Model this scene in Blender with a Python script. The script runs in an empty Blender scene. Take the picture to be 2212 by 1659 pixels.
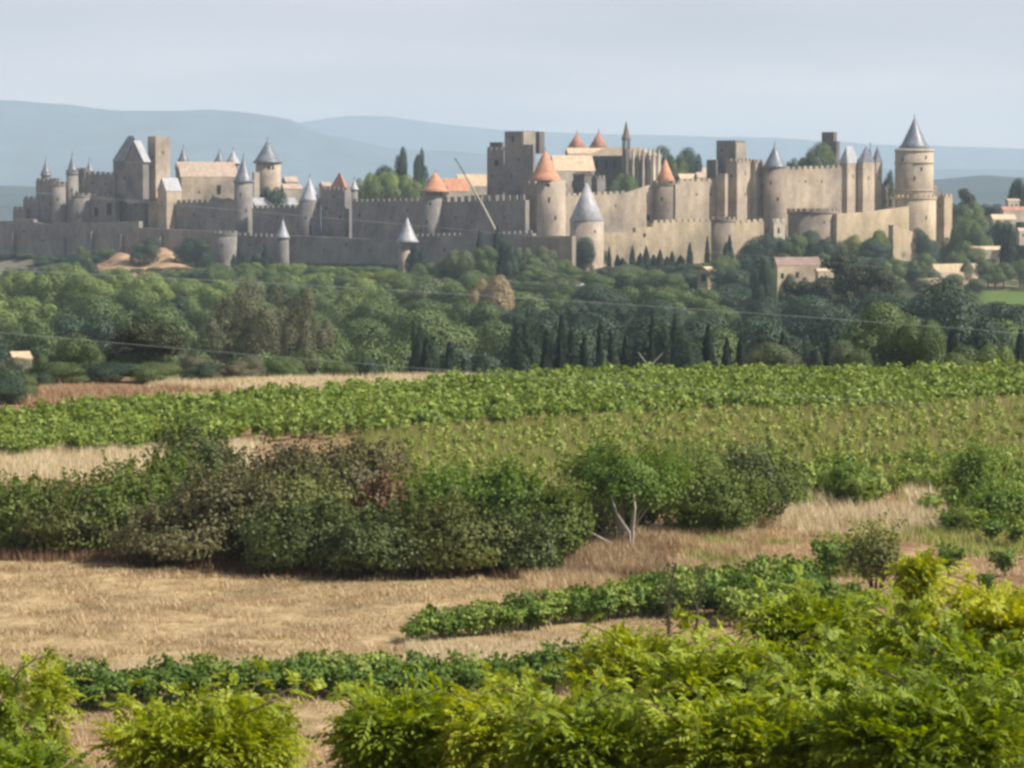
import bpy, math, random
import numpy as np
from mathutils import Vector

# ------------------------------------------------------------------ camera
sc = bpy.context.scene
COL = sc.collection
IW, IH = 2212.0, 1659.0                  # measuring grid of the photograph
HFOV = math.radians(18.0)
FP = IW / 2 / math.tan(HFOV / 2)
HOR = 420.0
PITCH = math.atan((IH / 2 - HOR) / FP)
CZ = 16.0
cam_d = bpy.data.cameras.new('camera')
cam = bpy.data.objects.new('camera', cam_d)
COL.objects.link(cam)
cam.location = (0, 0, CZ)
cam.rotation_euler = (math.radians(90) - PITCH, 0, 0)
cam_d.sensor_width = 36
cam_d.angle = HFOV
cam_d.clip_start = 0.5
cam_d.clip_end = 40000
sc.camera = cam

# ------------------------------------------------------------------ light
SUN_TH, SUN_EL = 71.0, 43.0              # from the viewer's direction to the right; height
th, el = math.radians(SUN_TH), math.radians(SUN_EL)
sdir = Vector((math.sin(th) * math.cos(el), -math.cos(th) * math.cos(el), math.sin(el)))
sl = bpy.data.lights.new('sun', 'SUN')
sl.energy = 5.0
sl.angle = math.radians(0.6)
sl.color = (1.0, 0.93, 0.83)
so = bpy.data.objects.new('sun', sl)
COL.objects.link(so)
so.rotation_euler = sdir.to_track_quat('Z', 'Y').to_euler()

world = bpy.data.worlds.new('World')
sc.world = world
world.use_nodes = True
wn, wl = world.node_tree.nodes, world.node_tree.links
wn.clear()
wo = wn.new('ShaderNodeOutputWorld')
bg = wn.new('ShaderNodeBackground')
bg.inputs['Strength'].default_value = 0.06
sky = wn.new('ShaderNodeTexSky')
sky.sky_type = 'NISHITA'
sky.sun_disc = False
sky.sun_elevation = el
sky.sun_rotation = math.atan2(sdir.x, sdir.y)
sky.altitude = 100
sky.air_density = 1.0
sky.dust_density = 2.0
sky.ozone_density = 1.5
tc = wn.new('ShaderNodeTexCoord')
mp = wn.new('ShaderNodeMapping')
mp.inputs['Scale'].default_value = (5.0, 5.0, 38.0)
mp.inputs['Location'].default_value = (0.35, 0.0, 0.4)
cn = wn.new('ShaderNodeTexNoise')
cn.inputs['Scale'].default_value = 1.3
cn.inputs['Detail'].default_value = 4
cn.inputs['Roughness'].default_value = 0.5
cr = wn.new('ShaderNodeMapRange')
cr.inputs['From Min'].default_value = 0.36
cr.inputs['From Max'].default_value = 0.68
cr.inputs['To Min'].default_value = 0.74
cr.inputs['To Max'].default_value = 1.0
mx = wn.new('ShaderNodeMix')
mx.data_type = 'RGBA'
mx.inputs['B'].default_value = (9.7, 9.1, 9.7, 1)
wl.new(tc.outputs['Generated'], mp.inputs['Vector'])
wl.new(mp.outputs['Vector'], cn.inputs['Vector'])
wl.new(cn.outputs['Fac'], cr.inputs['Value'])
sx = wn.new('ShaderNodeSeparateXYZ')
wl.new(tc.outputs['Generated'], sx.inputs['Vector'])
lo = wn.new('ShaderNodeMapRange')
lo.interpolation_type = 'SMOOTHSTEP'
lo.inputs['From Min'].default_value = 0.05
lo.inputs['From Max'].default_value = 0.22
lo.inputs['To Min'].default_value = 1.0
lo.inputs['To Max'].default_value = 0.12
wl.new(sx.outputs['Z'], lo.inputs['Value'])
mm = wn.new('ShaderNodeMath'); mm.operation = 'MULTIPLY'
wl.new(cr.outputs['Result'], mm.inputs[0]); wl.new(lo.outputs['Result'], mm.inputs[1])
wl.new(mm.outputs['Value'], mx.inputs['Factor'])
wl.new(sky.outputs['Color'], mx.inputs['A'])
hz = wn.new('ShaderNodeMapRange')
hz.interpolation_type = 'SMOOTHSTEP'
hz.inputs['From Min'].default_value = -0.02
hz.inputs['From Max'].default_value = 0.055
hz.inputs['To Min'].default_value = 1.0
hz.inputs['To Max'].default_value = 0.0
wl.new(sx.outputs['Z'], hz.inputs['Value'])
m3 = wn.new('ShaderNodeMix'); m3.data_type = 'RGBA'
m3.inputs['B'].default_value = (31.0, 24.0, 20.0, 1)
c2 = wn.new('ShaderNodeMapRange')
c2.inputs['From Min'].default_value = 0.38
c2.inputs['From Max'].default_value = 0.62
c2.inputs['To Min'].default_value = 0.88
c2.inputs['To Max'].default_value = 1.45
wl.new(cn.outputs['Fac'], c2.inputs['Value'])
m4 = wn.new('ShaderNodeMath'); m4.operation = 'MULTIPLY'; m4.use_clamp = True
wl.new(hz.outputs['Result'], m4.inputs[0]); wl.new(c2.outputs['Result'], m4.inputs[1])
wl.new(m4.outputs['Value'], m3.inputs['Factor']); wl.new(mx.outputs['Result'], m3.inputs['A'])
wl.new(m3.outputs['Result'], bg.inputs['Color'])
wl.new(bg.outputs['Background'], wo.inputs['Surface'])

sc.view_settings.view_transform = 'Standard'
sc.view_settings.look = 'None'
sc.view_settings.exposure = 0.42
sc.view_settings.gamma = 1.0
sc.render.engine = 'CYCLES'
sc.cycles.use_denoising = True
sc.cycles.max_bounces = 6
sc.cycles.diffuse_bounces = 3
sc.cycles.transmission_bounces = 3
sc.cycles.transparent_max_bounces = 4
sc.cycles.volume_bounces = 2
sc.cycles.pixel_filter_type = 'BLACKMAN_HARRIS'
sc.cycles.filter_width = 2.9

rnd = random.Random(7)
rng = np.random.default_rng(7)


def P(px, py, d):
    """world point at depth d that the photograph shows at (px, py)"""
    x = (px - IW / 2) / FP
    u = (IH / 2 - py) / FP
    dy = math.cos(PITCH) + u * math.sin(PITCH)
    dz = -math.sin(PITCH) + u * math.cos(PITCH)
    s = d / dy
    return Vector((x * s, d, CZ + dz * s))


def K(px, py=450):
    return P(px, py, 1.0).x


def ZZ(py, d):
    return P(1106, py, d).z


def S(d):
    return d / FP


# ------------------------------------------------------------------ helpers
def tag(o, label=None, cat=None, group=None, kind=None):
    if label: o['label'] = label
    if cat: o['category'] = cat
    if group: o['group'] = group
    if kind or cat: o['kind'] = kind or 'thing'
    return o


def empty(name, loc, label=None, cat=None, group=None):
    o = bpy.data.objects.new(name, None)
    o.empty_display_size = 0.5
    COL.objects.link(o)
    o.location = loc
    return tag(o, label, cat, group)


class MB:
    def __init__(s):
        s.v, s.f = [], []

    def add(s, vs, fs):
        n = len(s.v)
        s.v += [tuple(v) for v in vs]
        s.f += [tuple(i + n for i in f) for f in fs]

    def prism(s, poly, z0, z1, top=None):
        """poly anticlockwise from above; z1 a number or one per corner; top: another polygon for the top"""
        n = len(poly)
        zt = z1 if isinstance(z1, (list, tuple)) else [z1] * n
        tp = top or poly
        vs = [(p[0], p[1], z0) for p in poly] + [(p[0], p[1], z) for p, z in zip(tp, zt)]
        fs = [tuple(range(n - 1, -1, -1)), tuple(range(n, 2 * n))]
        fs += [(i, (i + 1) % n, n + (i + 1) % n, n + i) for i in range(n)]
        s.add(vs, fs)

    def obox(s, cx, cy, z0, z1, wx, wy, rot):
        c, q = math.cos(rot), math.sin(rot)
        poly = [(cx + a * wx / 2 * c - b * wy / 2 * q, cy + a * wx / 2 * q + b * wy / 2 * c)
                for a, b in ((-1, -1), (1, -1), (1, 1), (-1, 1))]
        s.prism(poly, z0, z1)

    def lathe(s, cx, cy, prof, n=28, jit=0.0):
        vs = []
        for r, z in prof:
            for i in range(n):
                a = 2 * math.pi * i / n
                rr = r * (1 + jit * rnd.uniform(-1, 1))
                vs.append((cx + rr * math.cos(a), cy + rr * math.sin(a), z))
        fs = []
        for k in range(len(prof) - 1):
            for i in range(n):
                j = (i + 1) % n
                fs.append((k * n + i, k * n + j, (k + 1) * n + j, (k + 1) * n + i))
        fs.append(tuple(range(n - 1, -1, -1)))
        m = (len(prof) - 1) * n
        fs.append(tuple(range(m, m + n)))
        s.add(vs, fs)

    def tube(s, pts, r0, r1=None, n=7):
        r1 = r0 if r1 is None else r1
        vs, fs = [], []
        m = len(pts)
        for k, p in enumerate(pts):
            a = Vector(pts[max(k - 1, 0)]); b = Vector(pts[min(k + 1, m - 1)])
            t = (b - a).normalized()
            u = t.orthogonal().normalized() if abs(t.z) > 0.9 else t.cross(Vector((0, 0, 1))).normalized()
            w = t.cross(u)
            r = r0 + (r1 - r0) * k / max(m - 1, 1)
            for i in range(n):
                g = 2 * math.pi * i / n
                vs.append(tuple(Vector(p) + u * (r * math.cos(g)) + w * (r * math.sin(g))))
        for k in range(m - 1):
            for i in range(n):
                j = (i + 1) % n
                fs.append((k * n + i, k * n + j, (k + 1) * n + j, (k + 1) * n + i))
        fs.append(tuple(range(n - 1, -1, -1)))
        fs.append(tuple(range((m - 1) * n, m * n)))
        s.add(vs, fs)

    def build(s, name, mat, parent=None, smooth=False, local=False):
        me = bpy.data.meshes.new(name)
        me.from_pydata(s.v, [], s.f)
        me.materials.append(mat)
        if smooth:
            me.polygons.foreach_set('use_smooth', [len(p.vertices) == 4 for p in me.polygons])
        me.update()
        o = bpy.data.objects.new(name, me)
        COL.objects.link(o)
        if parent: o.parent = parent
        if parent and not local:
            # vertices are world coordinates: shift to the parent's frame
            me.transform(__import__('mathutils').Matrix.Translation(-Vector(parent.location)))
        return o


def quads(name, V, mat, parent=None, attr=None, nv=4):
    """fast mesh of separate polygons with nv corners each; V is (N*nv, 3)"""
    n = len(V) // nv
    me = bpy.data.meshes.new(name)
    me.vertices.add(n * nv)
    me.vertices.foreach_set('co', np.ascontiguousarray(V, dtype=np.float32).ravel())
    me.loops.add(n * nv)
    me.loops.foreach_set('vertex_index', np.arange(n * nv, dtype=np.int32))
    me.polygons.add(n)
    me.polygons.foreach_set('loop_start', np.arange(0, n * nv, nv, dtype=np.int32))
    me.update(calc_edges=True)
    me.materials.append(mat)
    o = bpy.data.objects.new(name, me)
    COL.objects.link(o)
    if parent: o.parent = parent
    return o


def nrm(a):
    return a / np.maximum(np.linalg.norm(a, axis=1, keepdims=True), 1e-9)


def cards(C, N, sx, sy, g=None, updir=None):
    """leaf-shaped rhombs at C facing N, sx wide, sy long"""
    g = g or rng
    n = len(C)
    R = g.normal(size=(n, 3))
    if updir is not None:
        R = R * 0.35 + np.array(updir)
    U = nrm(np.cross(N, R))
    W = nrm(np.cross(N, U))
    a = (sx * g.uniform(.7, 1.25, n))[:, None] / 2
    b = (sy * g.uniform(.7, 1.25, n))[:, None] / 2
    V = np.empty((n, 4, 3))
    V[:, 0] = C - W * b
    V[:, 1] = C + U * a + N * a * .35
    V[:, 2] = C + W * b
    V[:, 3] = C - U * a + N * a * .35
    return V.reshape(-1, 3)


# ------------------------------------------------------------------ materials
def new_mat(name):
    m = bpy.data.materials.new(name)
    m.use_nodes = True
    return m, m.node_tree.nodes, m.node_tree.links, m.node_tree.nodes['Principled BSDF']


def ramp(nt, cols, pos=None):
    r = nt.new('ShaderNodeValToRGB')
    e = r.color_ramp.elements
    pos = pos or [i / (len(cols) - 1) for i in range(len(cols))]
    e[0].position, e[0].color = pos[0], (*cols[0], 1)
    e[1].position, e[1].color = pos[-1], (*cols[-1], 1)
    for c, p in list(zip(cols, pos))[1:-1]:
        x = e.new(p); x.color = (*c, 1)
    return r


def noise(nt, lk, scale, detail=5, vec=None, rough=0.6, mscale=None, coord='Object'):
    t = nt.new('ShaderNodeTexCoord')
    n = nt.new('ShaderNodeTexNoise')
    n.inputs['Scale'].default_value = scale
    n.inputs['Detail'].default_value = detail
    n.inputs['Roughness'].default_value = rough
    if mscale:
        m = nt.new('ShaderNodeMapping')
        m.inputs['Scale'].default_value = mscale
        lk.new(t.outputs[coord], m.inputs['Vector'])
        lk.new(m.outputs['Vector'], n.inputs['Vector'])
    else:
        lk.new(t.outputs[coord], n.inputs['Vector'])
    return n


def stone(name, cols, scale=0.12, bump=0.2, streak=True):
    """weathered masonry: big blotches, courses, vertical streaks"""
    m, n, l, b = new_mat(name)
    big = noise(n, l, scale, 6)
    r = ramp(n, cols, [0.3 + 0.4 * i / (len(cols) - 1) for i in range(len(cols))])
    l.new(big.outputs['Fac'], r.inputs['Fac'])
    fine = noise(n, l, 1.1, 3, mscale=(1, 1, 2.6))
    st = noise(n, l, 0.42, 5, mscale=(1, 1, 0.3))
    mx1 = n.new('ShaderNodeMix'); mx1.data_type = 'RGBA'; mx1.blend_type = 'MULTIPLY'
    fr = ramp(n, [(.76, .75, .73), (1.16, 1.15, 1.13)], [.32, .68])
    l.new(fine.outputs['Fac'], fr.inputs['Fac'])
    mx1.inputs['Factor'].default_value = 0.75
    l.new(r.outputs['Color'], mx1.inputs['A']); l.new(fr.outputs['Color'], mx1.inputs['B'])
    mx2 = n.new('ShaderNodeMix'); mx2.data_type = 'RGBA'; mx2.blend_type = 'MULTIPLY'
    sr = ramp(n, [(.62, .61, .60), (1.08, 1.07, 1.06)], [.36, .56])
    l.new(st.outputs['Fac'], sr.inputs['Fac'])
    mx2.inputs['Factor'].default_value = 0.42 if streak else 0.0
    l.new(mx1.outputs['Result'], mx2.inputs['A']); l.new(sr.outputs['Color'], mx2.inputs['B'])
    lo_ = noise(n, l, 0.035, 3, coord='Object')
    lr = ramp(n, [(.70, .71, .74), (1.02, 1.0, .98), (1.16, 1.12, 1.04)], [.36, .5, .64])
    l.new(lo_.outputs['Fac'], lr.inputs['Fac'])
    mx3 = n.new('ShaderNodeMix'); mx3.data_type = 'RGBA'; mx3.blend_type = 'MULTIPLY'; mx3.inputs['Factor'].default_value = 1.0
    l.new(mx2.outputs['Result'], mx3.inputs['A']); l.new(lr.outputs['Color'], mx3.inputs['B'])
    l.new(mx3.outputs['Result'], b.inputs['Base Color'])
    bp = n.new('ShaderNodeBump'); bp.inputs['Strength'].default_value = bump; bp.inputs['Distance'].default_value = 0.4
    l.new(fine.outputs['Fac'], bp.inputs['Height'])
    l.new(bp.outputs['Normal'], b.inputs['Normal'])
    b.inputs['Roughness'].default_value = 0.95
    b.inputs['Specular IOR Level'].default_value = 0.15
    return m


def tiled(name, cols, rough=0.7, spec=0.3, course=2.2):
    m, n, l, b = new_mat(name)
    a = noise(n, l, 0.6, 4, mscale=(1, 1, 1))
    r = ramp(n, cols, [0.3 + 0.4 * i / (len(cols) - 1) for i in range(len(cols))])
    l.new(a.outputs['Fac'], r.inputs['Fac'])
    w = noise(n, l, 2.5, 2, mscale=(1, 1, 2.5))
    wr = ramp(n, [(.7, .7, .7), (1.12, 1.12, 1.12)], [.35, .65])
    l.new(w.outputs['Fac'], wr.inputs['Fac'])
    x = n.new('ShaderNodeMix'); x.data_type = 'RGBA'; x.blend_type = 'MULTIPLY'
    x.inputs['Factor'].default_value = 0.7
    l.new(r.outputs['Color'], x.inputs['A']); l.new(wr.outputs['Color'], x.inputs['B'])
    l.new(x.outputs['Result'], b.inputs['Base Color'])
    b.inputs['Roughness'].default_value = rough
    b.inputs['Specular IOR Level'].default_value = spec
    return m


def foliage(name, cols, trans=0.35, nscale=0.5, vary=0.35, spec=0.25, rough=0.55, nmix=0.5):
    m, n, l, b = new_mat(name)
    g = n.new('ShaderNodeNewGeometry')
    a = noise(n, l, nscale, 3, coord='Object')
    oi = n.new('ShaderNodeObjectInfo')
    m1 = n.new('ShaderNodeMix'); m1.data_type = 'FLOAT'
    m1.inputs['Factor'].default_value = nmix
    l.new(g.outputs['Random Per Island'], m1.inputs[2]); l.new(a.outputs['Fac'], m1.inputs[3])
    m2 = n.new('ShaderNodeMix'); m2.data_type = 'FLOAT'
    m2.inputs['Factor'].default_value = vary * 0.5
    l.new(m1.outputs[0], m2.inputs[2]); l.new(oi.outputs['Random'], m2.inputs[3])
    r = ramp(n, cols, [0.15 + 0.7 * i / (len(cols) - 1) for i in range(len(cols))])
    l.new(m2.outputs[0], r.inputs['Fac'])
    l.new(r.outputs['Color'], b.inputs['Base Color'])
    b.inputs['Roughness'].default_value = rough
    b.inputs['Specular IOR Level'].default_value = spec
    if trans:
        tr = n.new('ShaderNodeBsdfTranslucent')
        hs = n.new('ShaderNodeHueSaturation')
        hs.inputs['Hue'].default_value = 0.485
        hs.inputs['Saturation'].default_value = 1.15
        hs.inputs['Value'].default_value = 1.5
        l.new(r.outputs['Color'], hs.inputs['Color'])
        l.new(hs.outputs['Color'], tr.inputs['Color'])
        ms = n.new('ShaderNodeMixShader'); ms.inputs['Fac'].default_value = trans
        out = n['Material Output']
        l.new(b.outputs['BSDF'], ms.inputs[1]); l.new(tr.outputs['BSDF'], ms.inputs[2])
        l.new(ms.outputs['Shader'], out.inputs['Surface'])
    return m


def plain(name, col, rough=0.8, var=0.15, spec=0.2, metal=0.0):
    m, n, l, b = new_mat(name)
    a = noise(n, l, 0.8, 3)
    lo = tuple(c * (1 - var) for c in col); hi = tuple(c * (1 + var) for c in col)
    r = ramp(n, [lo, hi], [.3, .7])
    l.new(a.outputs['Fac'], r.inputs['Fac']); l.new(r.outputs['Color'], b.inputs['Base Color'])
    b.inputs['Roughness'].default_value = rough
    b.inputs['Specular IOR Level'].default_value = spec
    b.inputs['Metallic'].default_value = metal
    return m


STG = stone('stone_grey_shaded', [(.165, .158, .155), (.24, .225, .215), (.32, .29, .27)])  # grey stone, darkened and cooled to carry the left half's shade
STT = stone('stone_tan', [(.32, .265, .205), (.44, .37, .29), (.54, .465, .37)])
STO = stone('stone_outer', [(.35, .285, .19), (.485, .40, .28), (.58, .49, .355)])
STD = stone('stone_dark', [(.12, .105, .095), (.18, .16, .14), (.25, .22, .19)])  # darkest stone; the church choir's shade is put into this colour
STB = stone('stone_brown_shaded', [(.20, .165, .13), (.29, .24, .19), (.37, .31, .24)])  # stone darkened to brown, shade of the darker towers put into the colour
PLA = stone('plaster', [(.40, .355, .29), (.48, .43, .35), (.56, .50, .41)], bump=.2)  # plaster of houses; also stands in for sunlit stone on buttresses
SLATE = tiled('slate', [(.11, .125, .15), (.165, .18, .21), (.24, .25, .28)], 0.45, 0.6)  # slate darkened to match its shaded sides
SLATEW = tiled('slate_sunlit', [(.30, .305, .32), (.39, .39, .405), (.48, .48, .49)], 0.5, 0.5)  # bright copy of the slate, sunlight put into the colour
TILE = tiled('tile_orange', [(.44, .19, .105), (.56, .27, .155), (.64, .34, .21)])
TILEP = tiled('tile_pink', [(.35, .26, .195), (.46, .35, .27), (.54, .42, .335)])
TILET = tiled('tile_tan', [(.46, .34, .22), (.58, .44, .29), (.66, .52, .37)])
TILEB = tiled('tile_brown', [(.20, .13, .105), (.27, .18, .15), (.34, .24, .20)])
TILER = tiled('tile_red', [(.30, .14, .10), (.40, .20, .14), (.48, .27, .19)])
DARK = plain('opening_shade', (.02, .02, .022))  # flat dark colour for the shade inside openings
STEEL = plain('boom_steel', (.34, .31, .25), .6)
STEELD = plain('boom_dark', (.10, .115, .13), .5)
BOOMY = plain('boom_yellow', (.36, .31, .20), .5)
BARK = plain('bark', (.10, .075, .055), .9, .3)
BARKP = plain('bark_pale', (.42, .38, .32), .9, .25)
CABLE = plain('cable', (.20, .24, .23), .6)
ROAD = plain('pale_concrete', (.50, .45, .38), .9, .25)


# ------------------------------------------------------------------ terrain
def WD(px):
    """depth of the inner castle wall"""
    px = np.asarray(px, dtype=float)
    return np.where(px < 1150, 1180 + (1150 - px) * 0.128, 1180 + (px - 1150) * 0.105)


def sstep(a, b, x):
    t = np.clip((x - a) / (b - a), 0, 1)
    return t * t * (3 - 2 * t)


def vnoise(x, y, s, seed=0):
    """cheap smooth noise"""
    x = np.asarray(x, float) / s; y = np.asarray(y, float) / s
    xi, yi = np.floor(x), np.floor(y)
    fx, fy = x - xi, y - yi
    fx = fx * fx * (3 - 2 * fx); fy = fy * fy * (3 - 2 * fy)

    def h(a, b):
        q = np.sin(a * 127.1 + b * 311.7 + seed * 74.7) * 43758.5453
        return q - np.floor(q)
    return (h(xi, yi) * (1 - fx) + h(xi + 1, yi) * fx) * (1 - fy) + (h(xi, yi + 1) * (1 - fx) + h(xi + 1, yi + 1) * fx) * fy


def H(x, y):
    x = np.asarray(x, float); y = np.asarray(y, float)
    px = 1106 + FP * x / np.maximum(y, 40) * 1.0
    px = np.clip(px, -900, 3100)
    z = np.where(y < 75, 14.2 * (1 - y / 75.0), 0.0)
    z = z + 0.25 * (vnoise(x, y, 9, 1) - .5) * sstep(60, 90, y) + 0.5 * (vnoise(x, y, 30, 2) - .5) * sstep(60, 110, y)
    # drop beyond the vineyard
    drop = sstep(281, 385, y)
    z = z * (1 - drop) - 20 * drop
    dw = WD(px)
    q = dw - 22 - y
    z = z + sstep(330, 0, q) * 8.0 * sstep(500, 700, y)
    z = z + 8.0 * np.exp(-((px - 352) / 46) ** 2 - ((q - 14) / 16) ** 2) + 6.0 * np.exp(-((px - 262) / 34) ** 2 - ((q - 22) / 16) ** 2) + 3.5 * np.exp(-((px - 60) / 120) ** 2 - ((q - 10) / 16) ** 2)
    z = z + np.clip(-q, 0, 50) * 0.26 * sstep(500, 700, y)
    z = z + sstep(600, 760, y) * 2.0 * (vnoise(x, y, 40, 3) - .5) * sstep(-10, 40, q)
    fall = sstep(1500, 2300, y)
    z = z * (1 - fall) - 35 * fall
    return z


def h1(x, y):
    return float(H(np.array([x]), np.array([y]))[0])


def build_ground():
    ys = np.concatenate([np.arange(-60, 70, 4.0), np.arange(70, 300, 0.8), np.arange(300, 1500, 6.0),
                         np.geomspace(1500, 26800, 60)])
    t = np.concatenate([np.linspace(-0.52, -0.2, 40, endpoint=False), np.linspace(-0.2, 0.2, 280, endpoint=False),
                        np.linspace(0.2, 0.52, 41)])
    T, Y = np.meshgrid(t, ys)
    X = T * (Y + 90)
    Z = H(X, Y)
    bumpy = sstep(80, 95, Y) * (1 - sstep(150, 200, Y))
    Z = Z + bumpy * 0.10 * (vnoise(X, Y, 1.7, 5) - .5) + bumpy * 0.07 * (vnoise(X, Y, .8, 6) - .5)
    nr, nc = X.shape
    V = np.stack([X, Y, Z], -1).reshape(-1, 3)
    idx = np.arange(nr * nc).reshape(nr, nc)
    F = np.stack([idx[:-1, :-1], idx[:-1, 1:], idx[1:, 1:], idx[1:, :-1]], -1).reshape(-1, 4)
    me = bpy.data.meshes.new('ground')
    me.vertices.add(len(V)); me.vertices.foreach_set('co', V.astype(np.float32).ravel())
    me.loops.add(F.size); me.loops.foreach_set('vertex_index', F.astype(np.int32).ravel())
    me.polygons.add(len(F)); me.polygons.foreach_set('loop_start', np.arange(0, F.size, 4, dtype=np.int32))
    me.update(calc_edges=True)
    me.polygons.foreach_set('use_smooth', [True] * len(F))
    # colour zones: what grows or lies there
    x, y = V[:, 0], V[:, 1]
    px = 1106 + FP * x / np.maximum(y, 30)
    wob = (vnoise(x, y, 3.5, 8) - .5) * 60 + (vnoise(x, y, 1.1, 9) - .5) * 30
    yw = y + (vnoise(x, y, 4, 12) - .5) * 5 + (vnoise(x, y, 1.3, 13) - .5) * 2.5
    C = np.tile(np.array([.33, .225, .135]), (len(V), 1))          # dry brown earth

    def band(v, lo, hi, s_):
        return sstep(lo - s_, lo + s_, v) * (1 - sstep(hi - s_, hi + s_, v))

    def put(w, col):
        w = np.asarray(w, float)[:, None]
        C[:] = C * (1 - w) + np.array(col) * w
    put(band(y, -200, 62, 6), (.20, .15, .085))
    put(band(yw, 96, 142, 2.5) * band(px + wob + (yw - 98) * 4, -3000, 1480, 60), (.43, .335, .195))      # mown straw
    put(band(yw, 142, 180, 4) * band(px + wob, -3000, 1500, 40), (.24, .17, .10))
    put(band(yw, 186, 215, 4) * band(px + wob, -3000, 330, 40), (.48, .38, .23))
    put(band(yw, 180, 262, 5) * band(px + wob, 700, 5000, 60), (.27, .22, .10))
    put(band(yw, 226, 285, 4) * band(px + wob, 330, 900, 60), (.50, .40, .24))
    put(band(yw, 222, 285, 4) * band(px + wob, -3000, 360, 60), (.25, .17, .10))
    put(band(y, 285, 3000, 2), (.065, .08, .035))
    dw = WD(px); q = dw - 22 - y
    put(band(q, -8, 130, 4) * band(px + wob, 212, 402, 10), (.44, .31, .20))     # ochre bank
    put(band(q, -8, 130, 4) * band(px + wob, -2000, 212, 10), (.17, .165, .14))
    put(band(y + wob, 1120, 1330, 10) * band(px + wob, 1950, 2400, 12), (.30, .25, .17))
    put(band(y, 1000, 1085, 3) * band(px + wob * .3, 2122, 3600, 6), (.12, .19, .05))
    put(band(y, 3000, 20000, 60), (.09, .11, .065))
    ca = me.color_attributes.new('zone', 'FLOAT_COLOR', 'POINT')
    ca.data.foreach_set('color', np.concatenate([C, np.ones((len(C), 1))], 1).astype(np.float32).ravel())
    m, n, l, b = new_mat('earth')
    at = n.new('ShaderNodeAttribute'); at.attribute_name = 'zone'
    a = noise(n, l, 0.35, 6); f = noise(n, l, 2.2, 4)
    r1 = ramp(n, [(.56, .50, .45), (1.28, 1.25, 1.18)], [.36, .62]); l.new(a.outputs['Fac'], r1.inputs['Fac'])
    r2 = ramp(n, [(.7, .66, .6), (1.2, 1.2, 1.2)], [.35, .65]); l.new(f.outputs['Fac'], r2.inputs['Fac'])
    x1 = n.new('ShaderNodeMix'); x1.data_type = 'RGBA'; x1.blend_type = 'MULTIPLY'; x1.inputs['Factor'].default_value = .8
    x2 = n.new('ShaderNodeMix'); x2.data_type = 'RGBA'; x2.blend_type = 'MULTIPLY'; x2.inputs['Factor'].default_value = .8
    l.new(at.outputs['Color'], x1.inputs['A']); l.new(r1.outputs['Color'], x1.inputs['B'])
    l.new(x1.outputs['Result'], x2.inputs['A']); l.new(r2.outputs['Color'], x2.inputs['B'])
    l.new(x2.outputs['Result'], b.inputs['Base Color'])
    bp = n.new('ShaderNodeBump'); bp.inputs['Strength'].default_value = .6; bp.inputs['Distance'].default_value = .15
    l.new(f.outputs['Fac'], bp.inputs['Height']); l.new(bp.outputs['Normal'], b.inputs['Normal'])
    b.inputs['Roughness'].default_value = 1.0; b.inputs['Specular IOR Level'].default_value = .1
    me.materials.append(m)
    o = bpy.data.objects.new('ground', me)
    COL.objects.link(o)
    tag(o, 'dry earth and fields rolling down to the wooded valley and up to the castle', None, None, 'structure')


def ridge(name, label, prof, y0, depth, col, rough_h, seed):
    """a real range of hills: ridge line given as (px, py) at depth y0, sloping down to front and back"""
    xs = np.linspace(-0.30, 0.30, 420)
    ks = np.array([K(p) for p, _ in prof]); zs = np.array([ZZ(q, y0) for _, q in prof])
    rows = np.linspace(-1, 1, 41)
    V = []
    for v in rows:
        yy = y0 + v * depth
        X = xs * y0
        zr = np.interp(xs, ks, zs)
        base = -60
        env = np.cos(v * math.pi / 2) ** 0.9
        n_ = (vnoise(X, yy, 900, seed) - .5) * rough_h * 2 + (vnoise(X, yy, 260, seed + 1) - .5) * rough_h + (vnoise(X, yy, 70, seed + 2) - .5) * rough_h * .3
        n_ = n_ * (0.15 + 0.85 * min(1, abs(v) * 3))
        Z = base + (zr - base) * env + n_ * env
        V.append(np.stack([X, np.full_like(X, yy), Z], -1))
    V = np.array(V); nr, nc = V.shape[:2]
    idx = np.arange(nr * nc).reshape(nr, nc)
    F = np.stack([idx[:-1, :-1], idx[:-1, 1:], idx[1:, 1:], idx[1:, :-1]], -1).reshape(-1, 4)
    me = bpy.data.meshes.new(name)
    me.from_pydata(V.reshape(-1, 3).tolist(), [], F.tolist())
    me.polygons.foreach_set('use_smooth', [True] * len(F))
    m, n, l, b = new_mat(name)
    a = noise(n, l, 0.006, 8)
    r = ramp(n, [tuple(c * .6 for c in col), col, tuple(c * 1.7 for c in col)], [.35, .5, .68])
    l.new(a.outputs['Fac'], r.inputs['Fac']); l.new(r.outputs['Color'], b.inputs['Base Color'])
    b.inputs['Roughness'].default_value = 1
    me.materials.append(m)
    o = bpy.data.objects.new(name, me); COL.objects.link(o)
    tag(o, label, None, None, 'structure')


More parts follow.
